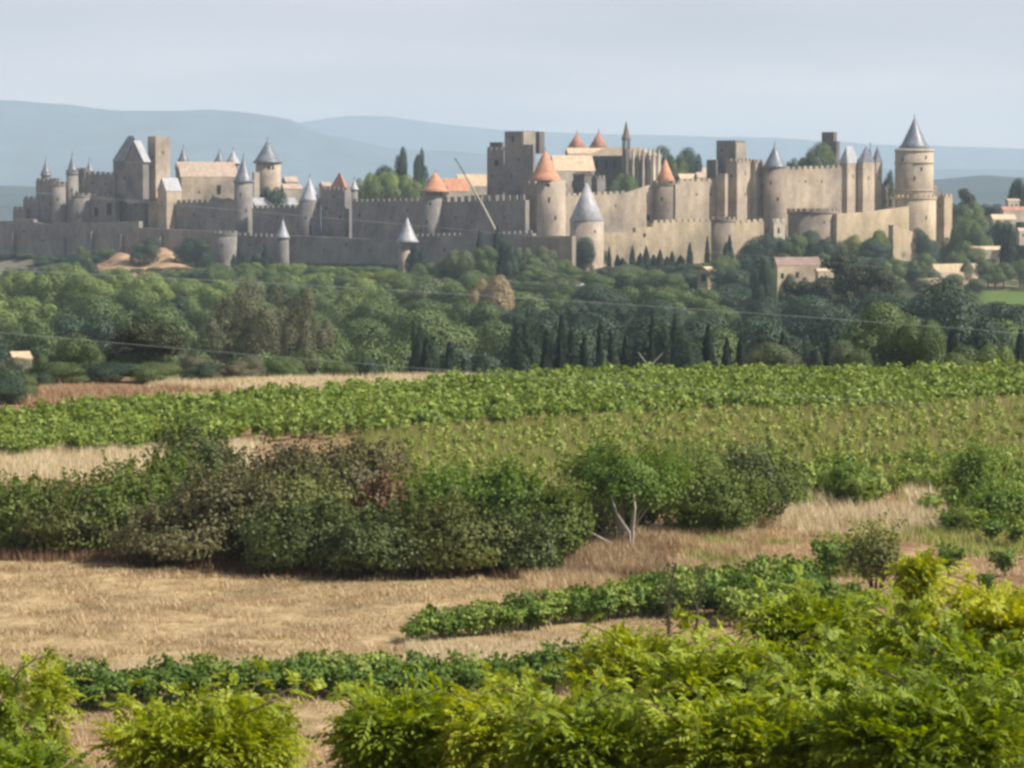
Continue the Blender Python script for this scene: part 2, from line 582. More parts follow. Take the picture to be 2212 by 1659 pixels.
build_ground()
ridge('mountains', 'pale blue mountain range on the horizon behind the castle',
      [(-1400, 250), (-600, 235), (-100, 222), (0, 219), (60, 224), (140, 234), (250, 244), (350, 246), (470, 246), (540, 253), (600, 262), (640, 270),
       (700, 300), (850, 330), (1200, 352), (1600, 360), (2212, 366), (3500, 380)], 15500, 2300, (.05, .075, .08), 46, 11)  # forest colour pushed towards blue, painting in part of the haze
ridge('mountain_ridge', 'fainter far mountain ridge sinking to the right behind the church',
      [(-1400, 300), (0, 290), (500, 270), (640, 264), (720, 254), (800, 252), (880, 258), (960, 268), (1100, 281), (1250, 287), (1450, 290),
       (1700, 302), (1900, 312), (2212, 322), (3500, 345)], 22500, 2200, (.05, .075, .08), 55, 31)  # same bluish base colour, haze partly painted here too
ridge('hills', 'low blue hills behind the town right and left of the castle',
      [(-1400, 400), (-300, 392), (0, 399), (120, 402), (400, 405), (1200, 405), (1900, 398), (2020, 391), (2090, 384), (2160, 388), (2260, 387),
       (2500, 380), (3600, 390)], 5600, 1000, (.035, .055, .06), 13, 51)  # hills tinted blue in the base colour to strengthen their haze

# ------------------------------------------------------------------ castle builders
GT = 'towers of the walled castle town'
GW = 'castle walls'


def opening(parent, x, y, z, nx, ny, w, h, name='window', frame=True, mat=None):
    """dark opening with stone sill and lintel on a face with normal (nx, ny)"""
    rot = math.atan2(ny, nx) + math.pi / 2
    b = MB()
    b.obox(x, y, z - h / 2, z + h / 2, w, 0.24, rot)
    o = b.build(name, mat or DARK, parent)
    return o


def round_tower(label, px0, px1, ytop, ybot, d, mat=None, cone=None, rmat=None, crenel=True, wins=(), batter=.06, name='round_tower',
                flare=True, cat='tower', rings=()):
    mat = mat or STG
    k0, k1 = K(px0), K(px1)
    cx = (k0 + k1) / 2 * d; r = (k1 - k0) / 2 * d
    cy = d
    zt = ZZ(ytop, d); zb = ZZ(ybot, d) if ybot is not None else h1(cx, cy - r) - 2.0
    root = empty(name, (cx, cy, zb), label, cat, GT)
    hgt = zt - zb
    b = MB()
    b.lathe(cx, cy, [(r * (1 + batter), zb), (r * (1 + batter * .3), zb + hgt * .18), (r, zb + hgt * .3), (r, zt)], 32, .006)
    b.build('wall', mat, root, True)
    if rings:
        for yr in rings:
            g = MB(); z = ZZ(yr, d)
            g.lathe(cx, cy, [(r * 1.005, z - .35), (r * 1.05, z - .2), (r * 1.05, z + .25), (r * 1.005, z + .4)], 32)
            g.build('string_course', mat, root, True)
    if crenel:
        g = MB()
        g.lathe(cx, cy, [(r * 1.0, zt - 1.2), (r * 1.045, zt - .7), (r * 1.045, zt + .02)], 32)
        n = max(8, int(2 * math.pi * r / 2.4))
        for i in range(n):
            a = 2 * math.pi * i / n
            g.obox(cx + (r * 1.04 - .35) * math.cos(a), cy + (r * 1.04 - .35) * math.sin(a), zt, zt + 1.0, .65, 1.45, a)
        g.build('battlement', mat, root)
    if cone:
        ya, yb, c0, c1 = cone[:4]
        za, z0 = ZZ(ya, d), ZZ(yb, d)
        R = (K(c1) - K(c0)) / 2 * d
        ccx = (K(c0) + K(c1)) / 2 * d if len(cone) < 5 else cone[4]
        hh = za - z0
        if flare == 'bell':
            pr = [(R * .97, z0 - .3), (R, z0), (R * .80, z0 + hh * .14), (R * .64, z0 + hh * .32), (R * .48, z0 + hh * .55), (R * .24, z0 + hh * .82), (.12, za)]
        elif flare:
            pr = [(R * .96, z0 - .25), (R, z0), (R * .80, z0 + hh * .12), (R * .52, z0 + hh * .42), (R * .26, z0 + hh * .70), (.1, za)]
        else:
            pr = [(R * .97, z0 - .25), (R, z0), (.1, za)]
        g = MB(); g.lathe(ccx, cy, pr, 24)
        ro = g.build('roof', rmat or SLATE, root, True)
        g = MB(); g.lathe(ccx, cy, [(.16, za - .5), (.2, za + .1), (.05, za + 1.5)], 8)
        g.build('finial', SLATE, ro, False).parent = ro
        ro.location = (0, 0, 0)
        for c in ro.children:
            c.location = -Vector(root.location) + Vector(root.location) * 0
            c.data.transform(__import__('mathutils').Matrix.Translation(-Vector(root.location)))
            c.location = (0, 0, 0)
    for w in wins:
        wx, wy, ww, wh = w[:4]
        k = K(wx, wy)
        X = k * (d - r * .8)
        dx = max(-.98, min(.98, (X - cx) / r))
        ang = -math.acos(dx)
        opening(root, cx + (r - .03) * math.cos(ang), cy + (r - .03) * math.sin(ang), ZZ(wy, d - r), math.cos(ang), math.sin(ang), ww * S(d), wh * S(d))
    return root


def merlons(g, A, B, zA, zB, th=.7, w=1.5, gap=1.0, h=1.1, off=(0, 0)):
    L = math.hypot(B[0] - A[0], B[1] - A[1])
    n = max(1, int(L / (w + gap)))
    rot = math.atan2(B[1] - A[1], B[0] - A[0])
    for i in range(n):
        t = (i + .5) / n
        x = A[0] + (B[0] - A[0]) * t + off[0]; y = A[1] + (B[1] - A[1]) * t + off[1]; z = zA + (zB - zA) * t
        g.obox(x, y, z - .6, z + h * rnd.uniform(.9, 1.05), L / n * w / (w + gap), th, rot)


def curtain(label, a, b, ybot=None, th=2.4, mat=None, crenel=True, wins=(), name='curtain_wall', mw=1.5, mg=1.0, mh=1.1, walk=None, steps=None):
    """straight wall from a=(px, ytop, depth) to b=(px, ytop, depth)"""
    mat = mat or STG
    A = (K(a[0]) * a[2], a[2]); B = (K(b[0]) * b[2], b[2])
    za, zb_ = ZZ(a[1], a[2]), ZZ(b[1], b[2])
    L = math.hypot(B[0] - A[0], B[1] - A[1]); ux, uy = (B[0] - A[0]) / L, (B[1] - A[1]) / L
    nx, ny = -uy, ux                       # backwards, away from the camera
    zbase = min(h1(*A), h1(*B)) - 2.5 if ybot is None else min(ZZ(ybot, a[2]), ZZ(ybot, b[2]))
    root = empty(name, (A[0], A[1], zbase), label, 'castle wall', GW)
    g = MB()
    poly = [A, B, (B[0] + nx * th, B[1] + ny * th), (A[0] + nx * th, A[1] + ny * th)]
    bat = 0.7
    base = [(A[0] - nx * bat, A[1] - ny * bat), (B[0] - nx * bat, B[1] - ny * bat), poly[2], poly[3]]
    zm = zbase + (min(za, zb_) - zbase) * .3
    g.prism(base, zbase, zm, poly)
    g.prism(poly, zm, [za, zb_, zb_, za])
    g.build('wall', mat, root)
    if crenel:
        m = MB()
        merlons(m, (A[0] + nx * .32, A[1] + ny * .32), (B[0] + nx * .32, B[1] + ny * .32), za, zb_, .7, mw, mg, mh)
        m.build('battlement', mat, root)
    for w in wins:
        k = K(w[0], w[1])
        # where the ray meets the face
        den = ux - k * uy
        t = (k * A[1] - A[0]) / den
        x, y = A[0] + ux * t, A[1] + uy * t
        opening(root, x - nx * -.02, y - ny * -.02, ZZ(w[1], y), -nx, -ny, w[2] * S(y), w[3] * S(y))
    return root


def block(label, x0, c, x1, ytop, ybot, d, al=32, mat=None, roof=None, rmat=None, yr=None, crenel=False, wins=(), name='square_tower', cat='tower',
          group=GT, ov=.4, walls=None, chim=(), ridge_dir='left', mh=1.0, hip=.25):
    """four-sided building with its near corner at px c: left face x0..c, right face c..x1; al turns the left face"""
    mat = mat or STG
    a = math.radians(max(al, 37))
    kc = K(c); C = (kc * d, d)

    def reach(px, ux, uy):
        k = K(px)
        return (k * C[1] - C[0]) / (ux - k * uy)
    lu = (-math.cos(a), math.sin(a)); ru = (math.sin(a), math.cos(a))
    L = reach(x0, *lu) if x0 < c - .5 else 6.0
    R = reach(x1, *ru) if x1 > c + .5 else 6.0
    L = min(abs(L), 80); R = min(abs(R), 80)
    A = (C[0] + lu[0] * L, C[1] + lu[1] * L); B = (C[0] + ru[0] * R, C[1] + ru[1] * R)
    D = (A[0] + ru[0] * R, A[1] + ru[1] * R)
    zt = ZZ(ytop, d)
    zb = h1(*C) - 2 if ybot is None else ZZ(ybot, d)
    root = empty(name, (C[0], C[1], zb), label, cat, group)
    poly = [C, B, D, A]
    g = MB(); g.prism(poly, zb, zt)
    g.build('wall', mat, root)
    if crenel:
        m = MB()
        ce = ((C[0] + D[0]) / 2, (C[1] + D[1]) / 2)
        ins = [(p[0] + (ce[0] - p[0]) * .05, p[1] + (ce[1] - p[1]) * .05) for p in poly]
        for i in range(4):
            merlons(m, ins[i], ins[(i + 1) % 4], zt, zt, .6, 1.3, .9, mh)
        m.build('battlement', mat, root)
    if roof:
        za = ZZ(yr, d)
        ce = ((C[0] + D[0]) / 2, (C[1] + D[1]) / 2)
        big = []
        for p in poly:
            v = Vector((p[0] - ce[0], p[1] - ce[1])); v = v * (1 + ov / max(v.length, .1)); big.append((ce[0] + v.x, ce[1] + v.y))
        c_, b_, d_, a_ = big
        vs = [(p[0], p[1], zt - .1) for p in big] + [(p[0], p[1], zt + .12) for p in big]
        g = MB()
        mid = lambda p, q, t=.5: (p[0] + (q[0] - p[0]) * t, p[1] + (q[1] - p[1]) * t)
        if roof == 'pyr':
            vs.append((ce[0], ce[1], za))
            fs = [(3, 2, 1, 0)] + [(i, (i + 1) % 4, 4 + (i + 1) % 4, 4 + i) for i in range(4)] + [(4 + i, 4 + (i + 1) % 4, 8) for i in range(4)]
            g.add(vs, fs)
        else:
            # ridge along the left face ('left') or along the right face ('right')
            zt0 = zt - .1
            if ridge_dir == 'left':
                e1, e2 = mid(c_, b_), mid(a_, d_)
                if roof == 'hip': e1, e2 = mid(e1, e2, hip), mid(e1, e2, 1 - hip)
                vs += [(e1[0], e1[1], za), (e2[0], e2[1], za)]
                # 4=c 5=b 6=d 7=a 8=e1 (c-b side) 9=e2 (a-d side)
                fs = [(3, 2, 1, 0), (0, 1, 5, 4), (1, 2, 6, 5), (2, 3, 7, 6), (3, 0, 4, 7), (4, 5, 8), (5, 6, 9, 8), (6, 7, 9), (7, 4, 8, 9)]
            else:
                e1, e2 = mid(c_, a_), mid(b_, d_)
                if roof == 'hip': e1, e2 = mid(e1, e2, hip), mid(e1, e2, 1 - hip)
                vs += [(e1[0], e1[1], za), (e2[0], e2[1], za)]
                fs = [(3, 2, 1, 0), (0, 1, 5, 4), (1, 2, 6, 5), (2, 3, 7, 6), (3, 0, 4, 7), (4, 5, 9, 8), (5, 6, 9), (6, 7, 8, 9), (7, 4, 8)]
            if roof == 'gable':
                if ridge_dir == 'left': fs.remove((4, 5, 8)); fs.remove((6, 7, 9)); ends = ((C, B), (D, A))
                else: fs.remove((5, 6, 9)); fs.remove((7, 4, 8)); ends = ((B, D), (A, C))
                for p_, q_ in ends:
                    gm = MB()
                    w_ = Vector((q_[0] - p_[0], q_[1] - p_[1])); nn_ = Vector((w_.y, -w_.x)).normalized() * .05
                    tri = [(p_[0] + nn_.x, p_[1] + nn_.y, zt - .02), (q_[0] + nn_.x, q_[1] + nn_.y, zt - .02), ((p_[0] + q_[0]) / 2 + nn_.x, (p_[1] + q_[1]) / 2 + nn_.y, za - .35)]
                    tr2 = [(x_ - nn_.x * 8, y_ - nn_.y * 8, z_) for x_, y_, z_ in tri]
                    gm.add(tri + tr2, [(0, 1, 2), (5, 4, 3), (0, 3, 4, 1), (1, 4, 5, 2), (2, 5, 3, 0)])
                    gm.build('gable', mat, root)
            g.add(vs, fs)
        ro = g.build('roof', rmat or TILEP, root)
        for (qx, qy, qh) in chim:
            zq = ZZ(qy, d)
            m = MB(); X = K(qx) * (d + 3)
            m.obox(X, d + 3, zq - 3, zq + qh, 1.0, .8, a)
            ch = m.build('chimney', PLA, None)
            ch.parent = ro
            ch.data.transform(__import__('mathutils').Matrix.Translation(-Vector(root.location)))
    for w in wins:
        wx, wy, ww, wh = w[:4]
        k = K(wx, wy)
        if wx <= c: u, nn = lu, (-math.sin(a), -math.cos(a))
        else: u, nn = ru, (math.cos(a), -math.sin(a))
        t = (k * C[1] - C[0]) / (u[0] - k * u[1])
        x, y = C[0] + u[0] * t, C[1] + u[1] * t
        opening(root, x - nn[0] * .03, y - nn[1] * .03, ZZ(wy, y), nn[0], nn[1], ww * S(d), wh * S(d))
    return root


def wd(px, off=0):
    return float(WD(px)) + off


# ------------------------------------------------------------------ the castle, left to right
# outer wall of the left half
curtain('long low grey outer wall at the far left edge', (-70, 479, wd(-70, -14)), (30, 477, wd(30, -14)), crenel=False)
curtain('uneven grey outer wall below the two low wall steps', (30, 472, wd(30, -14)), (72, 474, wd(72, -14)), crenel=False, wins=[(52, 500, 5, 4)])
curtain('grey outer wall with a sagging top below the leftmost cones', (72, 480, wd(72, -14)), (114, 486, wd(114, -14)), crenel=False, wins=[(92, 520, 6, 4)])
for k_, (a_, b_, y_) in enumerate([(18, 30, 505), (128, 140, 512), (186, 200, 500), (252, 264, 506), (334, 348, 512), (408, 420, 515)]):
    block(('first', 'second', 'third', 'fourth', 'fifth', 'sixth')[k_] + ' low stone buttress from the left on the plain outer wall', a_, b_ - 4, b_, y_, None, wd((a_ + b_) / 2, -17), 37, mat=STG, name='buttress', cat='buttress', group='buttresses of the left outer wall')
curtain('grey outer wall on the slope below the gabled keep', (112, 481, wd(112, -14)), (300, 478, wd(300, -14)), crenel=False)
curtain('grey outer wall above the ochre bank, left of the round bastion', (300, 492, wd(300, -14)), (466, 500, wd(466, -14)), crenel=False)
curtain('short low wall step left of the slate-roofed towers', (28, 452, wd(28)), (56, 452, wd(56)), mw=1.2)
curtain('second wall step, higher, left of the slate-roofed towers', (50, 430, wd(50, 3)), (84, 430, wd(84, 3)), mw=1.2)
block('square grey tower block at the left end of the castle, slate cone behind it', 78, 126, 134, 390, None, wd(110), 30, crenel=True, wins=[(92, 428, 3, 6), (108, 440, 3, 6)])
round_tower('slim slate cone turret at the far left of the castle', 90, 110, 376, None, wd(100, 16), cone=(344, 379, 87, 113))
round_tower('plain round grey tower without a roof below the leftmost cones', 112, 148, 398, None, wd(130, -3), crenel=True, wins=[(125, 430, 3, 7)])
round_tower('slate cone turret second from the left, slightly taller', 144, 170, 372, None, wd(157), cone=(333, 376, 142, 172), wins=[(156, 410, 3, 7)])
block('small square crenellated tower right of the second slate cone', 164, 184, 190, 368, None, wd(176, 2), 30, crenel=True, wins=[(172, 392, 3, 6)])
round_tower('small pale slate cone turret rising behind the left wall', 183, 205, 374, None, wd(194, 22), cone=(347, 376, 181, 207))
round_tower('round grey bastion below the small pale slate cone', 154, 198, 422, None, wd(176, -4), crenel=True)
curtain('high grey wall between the slate cones and the gabled keep', (184, 376, wd(184, 4)), (250, 378, wd(250, 4)), wins=[(200, 395, 3, 6), (228, 398, 3, 6), (208, 461, 9, 18), (238, 452, 10, 26)])
curtain('low grey wall with dark openings under the high left wall', (196, 424, wd(196, -3)), (250, 424, wd(250, -3)), wins=[(208, 458, 9, 18), (236, 452, 13, 26)])
# gabled keep
keep = block('big gabled keep with steep slate roof beside the tall bare square tower', 245, 312, 322, 347, None, wd(285), 28, roof='hip', rmat=SLATE, yr=293, hip=.42,
             wins=[(270, 385, 4, 7), (296, 385, 4, 7), (272, 443, 4, 8), (293, 440, 9, 9)], ridge_dir='left')
block('steep dark gable in front of the keep roof with a lit slate side', 273, 309, 322, 350, 440, wd(294, -9), 28, roof='gable', rmat=SLATEW, yr=303,
      ridge_dir='right', name='gable_wing', ov=.9, cat='building', group='castle buildings')
block('tall bare square tower with flat top, the highest at the left', 320, 337, 368, 294, None, wd(340, 2), 32, mat=STT, crenel=False,
      wins=[(352, 330, 3, 7), (329, 340, 3, 7)])
block('narrow grey gabled house with white slate roof beside the bare tower', 341, 360, 392, 413, None, wd(358, -6), 36, roof='gable', rmat=SLATEW, yr=384,
      ridge_dir='right', name='gabled_house', cat='building', group='castle buildings', mat=STT, wins=[(350, 440, 4, 9)])
block('long castle hall with pinkish tiled roof and tan wall', 383, 392, 512, 382, 470, wd(395, 34), 66, mat=STT, roof='gable', rmat=TILEP, yr=356,
      ridge_dir='right', name='long_hall', cat='building', group='castle buildings', wins=[(473, 410, 9, 20), (430, 415, 3, 6)])
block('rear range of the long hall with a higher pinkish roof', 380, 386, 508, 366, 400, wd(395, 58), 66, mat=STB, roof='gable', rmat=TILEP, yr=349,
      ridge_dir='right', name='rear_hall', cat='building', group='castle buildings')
round_tower('slate cone turret behind the long hall, nearest the bare tower', 385, 408, 350, 420, wd(397, 85), cone=(318, 351, 382, 411))
round_tower('slate cone turret behind the right end of the long hall, left of a pair', 463, 485, 352, 420, wd(475, 90), cone=(326, 353, 459, 490))
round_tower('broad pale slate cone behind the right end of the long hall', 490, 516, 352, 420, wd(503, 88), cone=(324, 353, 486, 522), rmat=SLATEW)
round_tower('tall round tower with a slim slate cone at the end of the long hall', 506, 547, 392, None, wd(527, 4), cone=(337, 393, 503, 550), crenel=False, wins=[(520, 420, 3, 8), (532, 455, 3, 8)])
curtain('grey crenellated wall in front of the long hall', (380, 438, wd(380)), (508, 436, wd(508)), wins=[(420, 462, 3, 6), (462, 466, 3, 6)])
round_tower('stout round tower with wide slate cone standing behind, above the roofs', 553, 607, 352, 440, wd(579, 55), cone=(302, 351, 545, 612), crenel=False, wins=[(582, 362, 5, 8), (590, 362, 4, 8)], mat=STT)
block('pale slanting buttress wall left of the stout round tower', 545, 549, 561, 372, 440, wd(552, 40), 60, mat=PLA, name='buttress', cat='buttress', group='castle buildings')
for i, (x0, x1, yt, yr_, off, lb) in enumerate([(610, 644, 393, 381, 90, 'small brownish roofed house right of the stout round tower'),
                                              (606, 652, 408, 397, 60, 'low house with pale pink roof below the brownish one'),
                                              (690, 716, 402, 393, 60, 'small tiled house between the white cone and the red roofed tower'),
                                              ]):
    block(lb, x0, x0 + 8, x1, yt, 445, wd((x0 + x1) / 2, off), 62, mat=PLA, roof='gable', rmat=TILEP, yr=yr_, ridge_dir='right', name='house', cat='house', group='houses inside the castle')
block('long low white roof behind the wall, right of the slim slate tower', 538, 552, 642, 444, 480, wd(590, 18), 64, mat=PLA, roof='gable', rmat=SLATEW, yr=427, ridge_dir='right',
      name='shed', cat='building', group='castle buildings')
curtain('dark grey wall below the long white roof', (545, 450, wd(545)), (650, 448, wd(650)), wins=[(600, 470, 3, 6)])
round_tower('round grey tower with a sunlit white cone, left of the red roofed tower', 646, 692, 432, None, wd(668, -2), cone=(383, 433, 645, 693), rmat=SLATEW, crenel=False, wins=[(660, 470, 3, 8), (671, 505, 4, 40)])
round_tower('half-round grey bastion low on the outer wall, left of the small white cone', 464, 512, 504, None, wd(488, -20), crenel=True, wins=[(480, 530, 3, 7)])
curtain('outer wall between the round bastion and the small white cone turret', (508, 508, wd(508, -16)), (600, 512, wd(600, -16)), wins=[(540, 528, 3, 6), (570, 530, 3, 6)])
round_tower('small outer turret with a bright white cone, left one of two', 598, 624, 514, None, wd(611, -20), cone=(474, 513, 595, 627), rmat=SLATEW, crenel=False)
curtain('grey outer wall below the red roofed tower', (622, 508, wd(622, -14)), (866, 520, wd(866, -14)), crenel=False, wins=[(749, 528, 6, 7), (700, 540, 3, 7), (800, 540, 3, 7)])
block('square grey tower with red pyramid roof and a sunlit edge', 694, 745, 760, 410, None, wd(730, -3), 30, roof=None, wins=[(705, 450, 3, 8), (735, 470, 4, 8), (720, 425, 3, 6)], crenel=True)
block('red hipped roof turret on top of the square grey tower', 714, 745, 754, 408, 430, wd(733, 0.5), 30, roof='pyr', rmat=TILER, yr=371, name='roof_turret')
round_tower('tiny white cone turret between the red roof and the green trees', 757, 773, 408, None, wd(765, 6), cone=(387, 409, 755, 776), rmat=SLATEW, crenel=False)
curtain('plain grey wall in front of the green crowns', (760, 436, wd(760)), (915, 434, wd(915)), wins=[(776, 465, 5, 6), (845, 470, 3, 6), (880, 455, 3, 6)])
round_tower('round tower with a wide orange tiled cone left of the crane', 912, 956, 414, None, wd(934, -2), cone=(372, 413, 908, 972), rmat=TILE, crenel=False, flare='bell', wins=[(930, 440, 4, 6), (922, 480, 3, 8)])
block('orange tiled roof house just right of the orange cone', 955, 962, 1012, 413, 440, wd(985, 30), 62, mat=PLA, roof='gable', rmat=TILE, yr=385, ridge_dir='right', name='house', cat='house', group='houses inside the castle')
block('long tan roofed house behind the crane', 985, 992, 1056, 402, 440, wd(1020, 48), 62, mat=PLA, roof='gable', rmat=TILET, yr=376, ridge_dir='right', name='house', cat='house', group='houses inside the castle')
curtain('long grey crenellated wall behind the crane', (955, 437, wd(955)), (1135, 432, wd(1135)), mw=1.7, mg=1.3, mh=2.0, wins=[(985, 470, 3, 6), (1020, 478, 3, 6), (1090, 470, 3, 6)])
block('inner wall added behind the crenels by the crane to brighten the gaps', 960, 964, 1112, 421, 460, wd(1030, 14), 70, mat=PLA, name='inner_wall', cat='house', group='houses inside the castle')  # wall added and turned to the sun so crenel gaps look bright
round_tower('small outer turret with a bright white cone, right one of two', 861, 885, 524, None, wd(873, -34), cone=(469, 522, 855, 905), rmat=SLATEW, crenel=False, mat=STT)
curtain('grey outer wall between the white cone turret and the tan round tower', (880, 512, wd(880, -16)), (1150, 504, wd(1150, -16)), wins=[(960, 540, 4, 8), (1040, 530, 3, 8)])
# donjon ruin
block('massive grey keep with broken top beside the tall orange cone', 1090, 1152, 1157, 283, 470, wd(1120, 22), 26, wins=[(1108, 300, 5, 14), (1120, 345, 3, 7), (1105, 380, 3, 7)], crenel=False)
block('pale buttress on the top right of the massive keep', 1126, 1131, 1153, 284, 312, wd(1140, 15), 60, mat=PLA, name='buttress', cat='buttress', group='castle buildings')  # lit tone of this buttress put into the pale plaster colour
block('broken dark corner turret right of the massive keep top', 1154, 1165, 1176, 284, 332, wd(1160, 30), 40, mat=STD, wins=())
block('lower grey wing on the left of the massive keep', 1052, 1088, 1093, 323, 470, wd(1075, 28), 24, wins=[(1073, 352, 9, 12), (1062, 380, 3, 7)], crenel=True, name='keep_wing')
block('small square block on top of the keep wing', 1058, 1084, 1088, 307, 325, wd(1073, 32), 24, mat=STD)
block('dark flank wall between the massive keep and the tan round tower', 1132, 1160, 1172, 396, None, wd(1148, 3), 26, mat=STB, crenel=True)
round_tower('tall tan round tower with a bell-shaped orange roof', 1160, 1222, 390, None, 1172, mat=STT, cone=(326, 389, 1142, 1214), rmat=TILE, crenel=False, flare='bell',
            wins=[(1186, 432, 4, 12), (1184, 400, 8, 6), (1200, 470, 3, 8)], batter=.03)
curtain('low wall added for the shaded foot of the tan round tower', (1128, 509, 1142), (1236, 510, 1130), mat=STB, crenel=False)  # brown wall added so the tower foot reads as shaded
round_tower('stout outer tower with a large grey slate cone, lower than the orange one', 1231, 1304, 478, None, 1152, mat=STT, cone=(393, 476, 1230, 1305), rmat=SLATEW, crenel=False, flare=False, batter=.08, wins=[(1285, 500, 3, 6)])
# town behind
block('big tan roofed building behind the tall tan round tower', 1186, 1200, 1284, 369, 440, 1225, 66, mat=PLA, roof='gable', rmat=TILET, yr=335, ridge_dir='right', name='house', cat='house', group='houses inside the castle', wins=[(1238, 398, 6, 14), (1222, 400, 4, 8)])
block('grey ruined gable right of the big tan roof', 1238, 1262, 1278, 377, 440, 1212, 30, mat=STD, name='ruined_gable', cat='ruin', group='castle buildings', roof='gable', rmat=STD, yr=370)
block('broken pale wall stub above the grey slate cone', 1278, 1290, 1308, 384, 440, 1216, 34, mat=STG, crenel=True, name='ruined_wall', cat='ruin', group='castle buildings')
# church
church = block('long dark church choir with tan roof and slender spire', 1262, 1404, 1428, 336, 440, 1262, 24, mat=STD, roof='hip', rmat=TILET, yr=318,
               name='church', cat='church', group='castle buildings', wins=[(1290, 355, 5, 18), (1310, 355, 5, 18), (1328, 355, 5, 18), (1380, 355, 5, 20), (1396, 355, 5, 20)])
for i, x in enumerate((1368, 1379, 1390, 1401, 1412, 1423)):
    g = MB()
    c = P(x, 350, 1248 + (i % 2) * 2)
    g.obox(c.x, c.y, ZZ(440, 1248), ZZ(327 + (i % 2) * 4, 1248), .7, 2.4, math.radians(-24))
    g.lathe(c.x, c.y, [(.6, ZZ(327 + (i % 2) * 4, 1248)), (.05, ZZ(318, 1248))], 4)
    o = g.build('buttress', PLA, church)  # pale plaster colour paints these buttresses as lit against the dark choir
g = MB()
c = P(1352.5, 300, 1256)
zt_ = lambda y: ZZ(y, 1256)
g.lathe(c.x, c.y, [(1.75, zt_(440)), (1.75, zt_(345)), (1.55, zt_(344)), (1.5, zt_(322))], 8)
g.build('spire_tower', STG, church)
g = MB()
for i in range(8):
    a = math.pi / 8 + i * math.pi / 4
    g.obox(c.x + 1.35 * math.cos(a), c.y + 1.35 * math.sin(a), zt_(322), zt_(303), .42, .42, a)
g.lathe(c.x, c.y, [(1.7, zt_(303)), (1.75, zt_(301)), (1.45, zt_(300))], 8)
g.build('belfry', STD, church)
g = MB()
g.lathe(c.x, c.y, [(1.9, zt_(301)), (1.0, zt_(285)), (.12, zt_(262))], 8)
g.build('spire', STD, church)
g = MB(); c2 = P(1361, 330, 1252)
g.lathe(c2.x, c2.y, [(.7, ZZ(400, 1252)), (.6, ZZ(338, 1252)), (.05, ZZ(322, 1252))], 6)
g.build('pinnacle', PLA, church)  # lit strip beside the spire put into this pale colour
block('long tan church roof under the two red cones', 1222, 1228, 1335, 332, 440, 1290, 70, mat=STT, roof='gable', rmat=TILET, yr=319, ridge_dir='right', name='church_nave', cat='building', group='castle buildings')
round_tower('left one of two red cone roofs above the church roof', 1228, 1262, 318, 440, 1310, cone=(288, 319, 1225, 1267), rmat=TILER, crenel=False, flare=False)
round_tower('right one of two red cone roofs above the church roof', 1276, 1310, 318, 440, 1310, cone=(284, 319, 1272, 1314), rmat=TILER, crenel=False, flare=False)
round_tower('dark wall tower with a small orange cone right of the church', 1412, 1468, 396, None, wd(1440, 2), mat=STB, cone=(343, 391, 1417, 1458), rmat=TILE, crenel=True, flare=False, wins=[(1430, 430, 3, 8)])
block('added pale pier standing for the lit stripe on the dark wall tower', 1456, 1459, 1470, 398, None, wd(1463, -5), 60, mat=STT, name='buttress', cat='buttress', group='castle buildings')  # tan block added where the tower has only a lit stripe
# right walls
curtain('tan wall left of the dark round wall tower', (1222, 424, wd(1222, 3)), (1352, 418, wd(1352, 4)), mat=STT, crenel=True, wins=[(1330, 445, 3, 5)])
curtain('tan wall stepping up to the dark round wall tower', (1352, 418, wd(1352, 4)), (1416, 397, wd(1416, 4)), mat=STT, crenel=False, wins=[(1400, 470, 8, 12)])
curtain('broad sunlit tan wall left of the ruined twin-faced keep', (1466, 392, wd(1466, 6)), (1562, 391, wd(1562, 6)), mat=STT, wins=[(1505, 420, 3, 5), (1535, 420, 3, 5)])
for i, (x0, x1, yt, yr_, off, m, lb) in enumerate([
        (1500, 1545, 384, 372, 60, TILEP, 'pink roofed house above the broad tan wall, nearest the keep'),
        (1462, 1506, 386, 375, 80, TILET, 'low tan roofed house right of the small orange cone'),
        (1478, 1526, 374, 362, 110, TILEP, 'upper pink roofed house below the dark trees')]):
    block(lb, x0, x0 + 8, x1, yt, 410, wd(x0, off), 62, mat=PLA, roof='gable', rmat=m, yr=yr_, ridge_dir='right', name='house', cat='house', group='houses inside the castle')
# twin faced keep
block('ruined keep upper part, dark left face and pale right face', 1547, 1588, 1610, 303, 400, wd(1580, 22), 34, mat=STG, crenel=False, wins=[(1560, 325, 3, 7)])
block('pale block added for the lit right face of the ruined keep top', 1586, 1590, 1611, 309, 348, wd(1588, 17), 60, mat=PLA)  # pale block added to carry the keep's lit right face
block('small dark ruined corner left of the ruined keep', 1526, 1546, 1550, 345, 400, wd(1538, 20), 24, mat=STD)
block('tall gate keep front, shaded left face and sunlit tan right face', 1568, 1592, 1627, 348, None, wd(1592, 0), 34, mat=STT, crenel=True, wins=[(1610, 375, 3, 7), (1580, 380, 3, 7), (1610, 420, 3, 7)])
g_ = block('sloping half-ruined spur wall left of the tall gate keep', 1547, 1566, 1572, 375, None, wd(1560, 1), 44, mat=STT, name='spur_wall', cat='castle wall', group=GW)
block('narrow sunlit tower strip between the gate keep and the slate cone tower', 1622, 1632, 1650, 350, None, wd(1636, 2), 40, mat=STT, crenel=True, wins=[(1641, 380, 3, 7)])
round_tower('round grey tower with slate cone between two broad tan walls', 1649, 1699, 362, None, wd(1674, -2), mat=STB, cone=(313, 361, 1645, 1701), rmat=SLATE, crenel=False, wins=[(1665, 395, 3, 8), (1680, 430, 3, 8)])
curtain('broad high tan wall right of the grey slate cone tower', (1696, 366, wd(1696, 2)), (1818, 363, wd(1818, 2)), mat=STT, wins=[(1740, 392, 3, 5), (1775, 392, 3, 5)])
